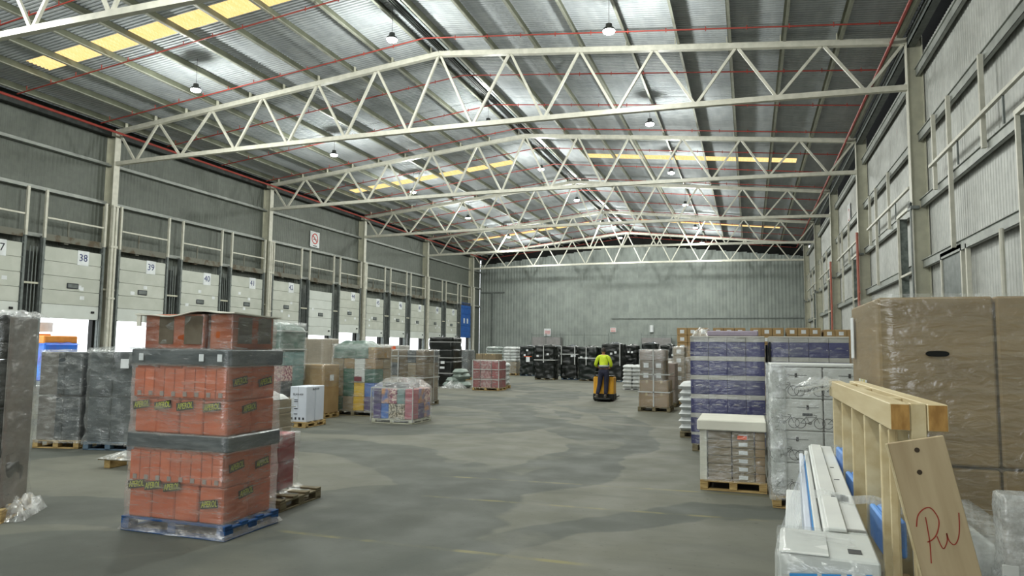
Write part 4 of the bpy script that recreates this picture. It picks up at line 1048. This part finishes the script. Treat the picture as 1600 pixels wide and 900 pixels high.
b = MB(); b.bar((-.2, 2.0, 1.60), (.02, 2.1, 1.64), .05, .01); b.bar((-.16, 1.95, 1.57), (.03, 2.12, 1.62), .03, .01); b.obj('film_tail', FT, P)

# ---- board with red marker letters
P = thing('marked_board', 'leaning plywood offcut with PW written in red marker, right foreground', 'board', (.86, 2.80, 0), 0)
P.rotation_euler = (math.radians(-1.5), math.radians(-14.4), 0)
BL = 1.56
b = MB(); b.bev((-.0, 0, .03), (.178, .018, BL), .002); bd = b.obj('plywood_sheet', PLY, P)
MB().box((-.006, .001, .03), (-.0005, .017, BL-.002)).obj('pale_edge', PINE, P)
for z, x in ((BL-.035, .085), (BL-.11, .075)): MB().lathe([(.0085, -.001), (.0085, .001)], 10).obj('knot', KNOT, P, (x, -.001, z)).rotation_euler.x = math.pi/2
def stroke(pts, t, name='marker_letter'):
    # smooth polyline as thin ribbon in board plane
    cr2 = []
    for i in range(len(pts)-1):
        p0 = pts[max(0, i-1)]; p1 = pts[i]; p2 = pts[i+1]; p3 = pts[min(len(pts)-1, i+2)]
        for k in range(6):
            u = k/6
            cr2.append(tuple(.5*((2*p1[c])+(-p0[c]+p2[c])*u+(2*p0[c]-5*p1[c]+4*p2[c]-p3[c])*u*u+(-p0[c]+3*p1[c]-3*p2[c]+p3[c])*u**3) for c in (0, 1)))
    cr2.append(pts[-1]); b = MB()
    for p, q in zip(cr2, cr2[1:]): b.bar((p[0], -.001, p[1]), (q[0], -.001, q[1]), t, .001, 0, (0, 1, 0))
    return b.obj(name, REDI, P)
P.location = (.775, 2.80, 0); P.rotation_euler = (0, math.radians(-11.8), 0); 
stroke([(.0216, 1.2712), (.0343, 1.3065), (.055, 1.3256), (.0759, 1.3294), (.0891, 1.3105), (.0935, 1.2799), (.0785, 1.2431), (.0599, 1.2238), (.0424, 1.2172)], .0038)
stroke([(.0566, 1.2994), (.053, 1.2524), (.0486, 1.2101), (.0371, 1.1473)], .0034)
stroke([(.0759, 1.2327), (.0802, 1.2023), (.0872, 1.1909), (.1029, 1.2147), (.1072, 1.2398), (.1086, 1.2141), (.1208, 1.2), (.1367, 1.2173), (.1492, 1.2519), (.1597, 1.3018)], .0034)

# ---- pile of long white cartons
P = thing('long_carton_pile', 'pile of long white cartons under clear film with sky-blue lettering, right foreground', 'carton pile', (.08, 2.5, 0), math.radians(-3))
pallet_ = MB()
for y in (.1, 1.3, 2.5): pallet_.bev((-.03, y, 0), (.3, y+.12, .1), .004)
pallet_.obj('bearer', WOOD, P)
for q in range(3):
    for i in range(2): MB().bev((.0+i*.145, 0, .1+q*.27), (.143+i*.145, 2.75, .365+q*.27), .006).obj('long_carton', WHITE, P)
MB().bev((0, 0, .912), (.295, .36, 1.195), .006).obj('front_carton', WHITE, P)
MB().bev((.148, .37, .912), (.295, 2.88, 1.195), .006).obj('long_carton', WHITE, P)
MB().bev((.118, .34, .912), (.143, 2.70, 1.18), .005).obj('long_carton', WHITE, P)
MB().bev((.085, .34, .912), (.112, 2.66, 1.165), .005).obj('long_carton', WHITEB, P)
MB().box((.113, .4, 1.12), (.117, 2.5, 1.172)).obj('blue_edge', BLULET, P)
MB().bev((.16, .36, 1.195), (.225, 2.8, 1.212), .004).obj('raised_rib', WHITE, P)
MB().bev((.0, .0, 1.197), (.15, .30, 1.203), .002).obj('lid_flap', WHITE, P)
for x0, y0, x1, y1 in ((.2, .95, .27, .958), (.2, .99, .26, .995), (.24, 1.9, .26, 1.91), (.21, .08, .25, .13), (.24, 1.5, .265, 1.505)): MB().box((x0, y0, 1.196), (x1, y1, 1.2145 if x0 < .22 and y0 > .5 else 1.198)).obj('printed_line', INKD, P)
MB().bev((.165, .39, 1.198), (.19, .52, 1.206), .002).box((.165, .385, 1.198), (.29, .40, 1.203)).obj('grey_tape', mat('grey_tape', (150, 150, 146), .5), P)
o = link('lettering', text_mesh('TEK', .16, BLULET, .001), P, (.16, -.022, 1.092)); o.rotation_euler = (math.pi/2, -.10, 0); o.scale = (.9, 1, 1)
MB().bev((.04, -.002, 1.06), (.055, .0, 1.09), .0005).obj('black_arrow', INKB, P)
b = MB(); n = 16; vs = []
for i in range(n+1):
    f = i/n
    tx = .0*(1-f)+.15*f; ty = .0+2.75*f
    for j in range(8):
        g = j/7
        w_ = .02*mnoise.noise(Vector((f*9, g*4, 1)))
        x = tx-.012-.16*(1-f)*math.sin(g*1.6)*0.6*g+w_; z = 1.205-g*(.9)+.01*mnoise.noise(Vector((f*12, g*9, 4)))
        vs.append((x, ty-.01, z))
b.add(vs, [(i*8+j, i*8+j+1, (i+1)*8+j+1, (i+1)*8+j) for i in range(n) for j in range(7)]); b.obj('film_drape', FT, P, smooth=True)
wrapshell(P, .30, .36, .3, 1.2, F3, seed=190, cx=.148, cy=.18, n=8, dz=.05, out=.008, amp=.01)
b = MB(); vs = []
for i in range(13):
    for j in range(4): vs.append((.13+.36*i/12+.0*j, .95-.05*i/12+.05*math.sin(i), 1.215+.004*mnoise.noise(Vector((i*.7, j*.9, 2)))-.018*max(0, i-6)/6+.0*j+(j-1.5)*.012))
b.add(vs, [(i*4+j, i*4+j+1, (i+1)*4+j+1, (i+1)*4+j) for i in range(12) for j in range(3)]); b.obj('film_band', FT, P, smooth=True)

# ---- blue foam blocks between the slats
for k, (y0, y1, z0, z1, lab) in enumerate(((3.29, 3.63, 1.01, 1.16, 'nearest blue foam bundle wedged between the slats of the timber frame'), (4.14, 4.47, 1.03, 1.17, 'middle blue foam bundle wedged between the slats of the timber frame'), (4.56, 4.92, 1.06, 1.25, 'farthest and topmost blue foam bundle in the timber frame, by the white cartons'))):
    P = thing('foam_bundle', lab, 'foam bundle', (.53, y0, z0), 0, 'blue foam bundles')
    for i in range(3): MB().bev((.002+.03*i-.025, 0, 0), (.03+.03*i-.025, y1-y0, z1-z0), .008).obj('foam_block', BLUF, P)
    wrapshell(P, .1, y1-y0, -.01, z1-z0+.01, F3, seed=195+k, n=5, dz=.04, out=.004, amp=.006, cx=.02, cy=(y1-y0)/2, top=False)
P = thing('carton', 'small brown carton low inside the timber frame, beside the marked board', 'box', (.60, 3.48, .09))
link('carton_body', carton_mesh(.14, .3, .78, CARD), P); MB().box((-.0701, -.02, .6), (.07, .02, .781)).obj('tape_strip', TAPE, P)
P = thing('wrapped_goods', 'milky film-wrapped white goods behind the timber frame', 'wrapped goods', (.92, 4.0, 0)); 
for z in (0, .33, .66): MB().bev((-.18, -.4, z), (.14, .4, z+.32), .02).obj('white_bundle', WHITE, P)
wrapshell(P, .34, .84, .02, 1.06, FT, seed=201, n=12, dz=.04, amp=.03)
P = thing('bubble_wrapped_post', 'upright bubble-wrapped piece standing before the big cardboard boxes', 'wrapped goods', (1.03, 3.45, 0)); 
b = MB(); b.bev((-.05, -.04, 0), (.05, .04, 1.24), .015); b.obj('core', MATS['white_goods'], P)
BUB = film('bubble_wrap', tint=(224, 228, 228), lo=.35, hi=.75, rough=.12, stretch=(14, 14, 14), scale=3, thr=(.4, .6))
wrapshell(P, .11, .09, .85, 1.27, BUB, 'bubble_wrap', seed=205, n=8, dz=.02, amp=.01, freq=16); wrapshell(P, .13, .12, .0, .95, FT, seed=206, n=8, dz=.03, amp=.03, skirt=.2)
crumple(P, .4, .3, .25, FT, .16, -.05, .75, 31, 'torn_film')
for z in (.5, .8): MB().bev((-.08, -.06, z-.3), (-.02, -.05, z+.2), .004).obj('white_strip', WHITE, P)

# ---- ride-on pallet truck
YLW = mat('truck_yellow', (222, 164, 44), .4, 0, (206, 148, 36), 3)
P = thing('pallet_truck', 'yellow and black ride-on pallet truck the worker stands on', 'pallet truck', (-4.92, 24.75, 0))
MB().bev((-.36, 0, .22), (.36, .55, .86), .04).obj('body', YLW, P)
MB().bev((-.37, -.02, .03), (.37, .58, .27), .03).obj('base', RUB, P)
MB().bev((-.2, -.42, .07), (.3, .0, .13), .02).obj('platform', RUB, P)
MB().bev((-.34, .02, .86), (.34, .5, .90), .015).obj('top_cover', STEELD, P)
MB().tube((-.3, .03, .88), (-.3, .03, 1.02), .02).tube((-.3, .03, 1.02), (-.16, .03, 1.02), .02).obj('grab_handle', STEELD, P)
MB().tube((.0, .2, .88), (.0, .08, 1.1), .025).tube((-.16, .06, 1.1), (.16, .06, 1.1), .02).obj('tiller', STEELD, P)
for x in (-.3, .3): MB().tube((x-.04, .1, .06), (x+.04, .1, .06), .06, 12).obj('wheel', RUB, P)
for x in (-.27, .13): MB().bev((x, .58, .06), (x+.15, 1.7, .12), .02).obj('fork', STEELD, P)
for x in (-.2, .12): MB().bev((x, -.012, .35), (x+.1, .002, .7), .006).obj('panel_recess', mat('truck_ochre', (196, 138, 34), .5), P)

# ---- the worker
SKIN = mat('skin', (176, 126, 98), .6); HIVI = mat('hi_vis_yellow', (212, 232, 58), .6, 0, (190, 212, 44), 9, bump=.2); NAVY = mat('navy_trousers', (44, 46, 66), .8, 0, (34, 36, 54), 8, bump=.2)
REFL = mat('reflective_band', (176, 180, 180), .35); HAIR = mat('dark_hair', (46, 36, 30), .7); SHOE = mat('grey_boot', (84, 80, 72), .7)
def skin(name, V, E_, R_, mt, parent, sub=2, root=0):
    me = bpy.data.meshes.new(name); me.from_pydata(V, E_, []); me.materials.append(mt)
    o = link(name, me, parent)
    md = o.modifiers.new('skin', 'SKIN'); 
    sv = me.skin_vertices
    if not sv:
        bm = bmesh.new(); bm.from_mesh(me); bm.verts.layers.skin.verify(); bm.to_mesh(me); bm.free(); sv = me.skin_vertices
    for i, r in enumerate(R_):
        sv[0].data[i].radius = r if isinstance(r, tuple) else (r, r); sv[0].data[i].use_root = (i == root)
    md.use_smooth_shade = True
    s = o.modifiers.new('sub', 'SUBSURF'); s.levels = sub; s.render_levels = sub
    return o
P = thing('person', 'person in a yellow hi-vis top and navy trousers standing on the pallet truck, back turned', 'person', (-4.90, 24.53, .13))
# joints: facing +Y, slightly leaning, feet apart
J = dict(pel=(.04, 0, .92), wai=(.04, .0, 1.14), che=(.03, .03, 1.30), nec=(.02, .05, 1.47), nk2=(.02, .07, 1.54),
         ls=(-.17, .03, 1.40), le=(-.27, .04, 1.14), lw=(-.20, .26, 1.04), lh=(-.17, .32, 1.04), rs=(.22, .03, 1.40), re=(.30, .06, 1.14), rw=(.2, .28, 1.04), rh=(.16, .34, 1.04),
         lp=(-.06, 0, .88), lk=(-.11, .04, .47), la=(-.19, -.04, .08), rp=(.14, 0, .88), rk=(.12, .04, .47), ra=(.11, -.03, .08))
ks = list(J); ix = {k: i for i, k in enumerate(ks)}
ED = [('pel', 'wai'), ('wai', 'che'), ('che', 'nec'), ('nec', 'nk2'), ('nec', 'ls'), ('ls', 'le'), ('le', 'lw'), ('lw', 'lh'), ('nec', 'rs'), ('rs', 're'), ('re', 'rw'), ('rw', 'rh'), ('pel', 'lp'), ('lp', 'lk'), ('lk', 'la'), ('pel', 'rp'), ('rp', 'rk'), ('rk', 'ra')]
RD = dict(pel=(.13, .10), wai=(.12, .09), che=(.145, .10), nec=.06, nk2=.055, ls=.06, le=.042, lw=.03, lh=.03, rs=.06, re=.042, rw=.03, rh=.03, lp=.085, lk=.055, la=.04, rp=.085, rk=.055, ra=.04)
body = skin('body', [J[k] for k in ks], [(ix[a], ix[c]) for a, c in ED], [RD[k] for k in ks], SKIN, P)
def sub_skin(name, keys, edges, rad, mt, root=0):
    V = [k if isinstance(k, tuple) else J[k] for k in keys]
    return skin(name, V, edges, rad, mt, P, root=root)
le2 = tuple(J['ls'][i]*.05+J['le'][i]*.95 for i in range(3)); re2 = tuple(J['rs'][i]*.05+J['re'][i]*.95 for i in range(3))
sub_skin('hi_vis_top', [(.04, 0, 1.04), 'wai', 'che', 'nec', 'ls', le2, 'rs', re2, (-.235, .15, 1.09), (.255, .16, 1.09)], [(0, 1), (1, 2), (2, 3), (3, 4), (4, 5), (3, 6), (6, 7), (5, 8), (7, 9)], [(.155, .115), (.16, .12), (.18, .125), (.08, .08), .078, .06, .078, .06, .05, .05], HIVI)
sub_skin('trousers', [(.04, 0, 1.06), (.04, 0, .92), 'lp', 'lk', (-.185, -.03, .10), 'rp', 'rk', (.11, -.02, .10)], [(0, 1), (1, 2), (2, 3), (3, 4), (1, 5), (5, 6), (6, 7)], [(.15, .115), (.155, .12), .115, .088, .072, .115, .088, .072], NAVY, 1)
b = MB(); b.lathe([(.178, -.03), (.183, .0), (.18, .03)], 24); o = b.obj('reflective_band', REFL, P, (.04, 0, 1.11), smooth=True); o.scale = (.98, .78, 1)
b = MB(); b.lathe([(.186, -.02), (.19, .0), (.186, .02)], 24); o = b.obj('navy_hem', NAVY, P, (.04, 0, 1.055), smooth=True); o.scale = (.92, .76, 1)
# head with face, looking away and a little left/down
hd = MB(); vs = []; n, mm = 16, 12
for j in range(mm+1):
    ph = math.pi*j/mm
    for i in range(n):
        th = 2*math.pi*i/n; x = math.sin(ph)*math.cos(th)*.076; y = math.sin(ph)*math.sin(th)*.095; z = math.cos(ph)*.118
        if z < -.02: x *= 1-.25*(-z/.118); y += .02*(-z/.118)
        if abs(math.cos(th)) < .3 and math.sin(th) > 0 and -.03 < z < .02: y += .02   # nose
        vs.append((x, y, z))
hd.add(vs, [(j*n+i, j*n+(i+1) % n, (j+1)*n+(i+1) % n, (j+1)*n+i) for j in range(mm) for i in range(n)])
for s_ in (-1, 1): hd.bev((s_*.076-.008, -.015, -.03), (s_*.076+.008, .02, .03), .006)
h_ = hd.obj('head', SKIN, P, (.015, .09, 1.63), smooth=True); h_.rotation_euler = (-.25, 0, .15)
for s_ in (-1, 1): MB().lathe([(.002, -.008), (.01, -.004), (.01, .004), (.002, .008)], 8).obj('eye', INKB, h_, (s_*.03, .088, .012))
MB().bev((-.022, .088, -.06), (.022, .1, -.052), .002).obj('mouth', mat('lips', (150, 84, 76), .6), h_)
hr = MB(); vs = []
for j in range(8):
    ph = math.pi*.62*j/7
    for i in range(n):
        th = 2*math.pi*i/n; fr = 1 if math.sin(th) < .3 else .55
        p2 = ph*fr; vs.append((math.sin(p2)*math.cos(th)*.084, math.sin(p2)*math.sin(th)*.103-.006, math.cos(p2)*.127))
hr.add(vs, [(j*n+i, j*n+(i+1) % n, (j+1)*n+(i+1) % n, (j+1)*n+i) for j in range(7) for i in range(n)]); hr.obj('hair', HAIR, h_, smooth=True)
for s_, w_, hnd in ((-1, 'lw', 'lh'), (1, 'rw', 'rh')):
    a = Vector(J[hnd]); V = [tuple(a-Vector((0, .03, 0))), tuple(a+Vector((0, .03, 0)))]; E_ = [(0, 1)]; R_ = [(.03, .018), (.04, .016)]
    hnd_o = skin('hand', V, E_, R_, SKIN, P, 1)
    for q in range(4):
        x = (q-1.5)*.021; l_ = (.034, .04, .038, .03)[q]
        V2 = [tuple(a+Vector((x, .035, 0))), tuple(a+Vector((x, .05+l_*.7, .004))), tuple(a+Vector((x, .045+l_, -.03))), tuple(a+Vector((x, .03+l_*.6, -.045)))]
        skin('finger', V2, [(0, 1), (1, 2), (2, 3)], [.0095, .009, .0085, .008], SKIN, hnd_o, 1)
    V2 = [tuple(a+Vector((-s_*.03, .0, 0))), tuple(a+Vector((-s_*.05, .03, -.012))), tuple(a+Vector((-s_*.04, .055, -.03)))]
    skin('thumb', V2, [(0, 1), (1, 2)], [.012, .011, .009], SKIN, hnd_o, 1)
for x, y, r_ in ((-.2, -.06, .5), (.11, -.05, -.05)):
    b = MB(); b.bev((-.045, -.08, -.0), (.045, .17, .05), .015); b.bev((-.04, -.08, .04), (.04, .05, .12), .02); o = b.obj('boot', SHOE, P, (x, y, .0)); o.rotation_euler.z = r_

# ---- signs and enclosures on the walls
SIGNR = mat('sign_red', (196, 60, 54), .6); SIGNP = mat('sign_faded_red', (206, 120, 116), .6)
P = thing('no_smoking_sign', 'white prohibition sign with a red ring high on the left wall', 'sign', (WL+.06, 41.7, 9.25))
MB().bev((0, -.55, -.55), (.02, .55, .55), .004).obj('sign_plate', PLATE, P)
b = MB(); vs = []
for i in range(28):
    a = 2*math.pi*i/28; vs += [(.026, .38*math.cos(a), .05+.38*math.sin(a)), (.026, .30*math.cos(a), .05+.30*math.sin(a))]
b.add(vs, [(2*i, (2*i+2) % 56, (2*i+3) % 56, 2*i+1) for i in range(28)]); b.bar((.024, -.25, .27), (.024, .25, -.17), .008, .075); b.obj('red_ring', SIGNR, P)
MB().box((.02, -.2, -.48), (.024, .25, -.42)).bar((.022, -.2, .0), (.022, .2, .0), .004, .05).obj('black_print', INKB, P)
P = thing('no_smoking_sign', 'white prohibition sign high on the right wall beyond the second column', 'sign', (WR-.06, 42.5, 9.4)); MB().bev((-.02, -.55, -.6), (0, .55, .6), .004).obj('sign_plate', PLATE, P); MB().tube((-.024, 0, 0), (-.02, 0, 0), .35, 24).obj('red_ring', SIGNP, P); MB().tube((-.028, 0, 0), (-.024, 0, 0), .28, 24).obj('ring_centre', PLATE, P)
for x, z, w, lab in ((-20.8, 3.55, .75, 'faded red and white notice on the back wall, above the left enclosure'), (-13.6, 3.82, .62, 'red and white notice alone in the middle of the back wall')):
    P = thing('wall_notice', lab, 'sign', (x, YB-.08, z)); MB().bev((-w/2, -.02, -.4 if x < -20 else -.24), (w/2, 0, .4 if x < -20 else .24), .004).obj('sign_plate', PLATE, P)
    for q in (-.14, .0, .14): MB().box((-w*.42, -.026, q-.045), (w*.42, -.02, q+.03)).obj('red_band', SIGNP, P)
for x0, x1, lab in ((-22.3, -19.1, 'grey enclosure with a long top rail against the back wall, left of its twin'), (-10.5, -7.5, 'grey enclosure against the back wall, over the right end of the black stacks')):
    P = thing('wall_enclosure', lab, 'enclosure', ((x0+x1)/2, YB-.7, 0)); w = (x1-x0)/2
    MB().bev((-w, -.3, 0), (w, .45, 3.0), .02).obj('enclosure_body', mat('enclosure_grey', (142, 140, 140), .6), P)
    MB().bar((-w, -.3, 3.25), (w+5.2 if x0 < -20 else w+1, -.3, 3.25), .05).obj('rail', STEELG, P)
    for x in ((-w, 0, w, w+2.6, w+5.2) if x0 < -20 else (-w, w, w+1)): MB().bar((x, -.3, 0), (x, -.3, 3.45), .06).obj('post', STEELG, P)
tag(MB().tube((-9.57, YB-.2, 3.6), (-9.57, YB-.2, 4.3), .22, 10).obj('wall_hose_box', PLATE), 'small white cylinder mounted on the back wall over the right enclosure', 'fitting')

# ---- outside the doors: trailer opposite door 38
TRW = mat('trailer_white', (226, 228, 228), .5)
P = thing('trailer', 'loaded open trailer with blue and orange sheeting seen through door 38', 'trailer', (-33.2, 25.9, -1.1))
MB().bev((-1.2, -.95, .9), (1.0, .95, 1.1), .02).obj('trailer_bed', STEELG, P)
b = MB(); b.bev((-1.1, -.9, 1.1), (.95, .9, 2.95), .05); b.obj('blue_sheeting', mat('blue_tarpaulin', (60, 130, 226), .5, 0, (90, 104, 190), 1.5, bump=.5, bscale=4), P)
crumple(P, 2.1, 1.9, .35, MATS['blue_tarpaulin'], .05, 0, 2.85, 6, 'sheet_fold')
MB().bev((-1.15, -.92, 2.9), (-1.0, .92, 3.4), .01).bev((-1.1, -.9, 2.9), (.9, .9, 3.3), .05).obj('orange_cargo', mat('orange_tarpaulin', (240, 160, 70), .6, 0, (226, 140, 60), 2), P)
for y in (-.8, .8): MB().tube((-.6, y-.1, .45), (-.6, y+.1, .45), .45, 16).obj('wheel', RUB, P)
MB().bev((-1.3, -1.2, 3.5), (-1.25, 1.2, 4.0), .01).obj('headboard', TRW, P)
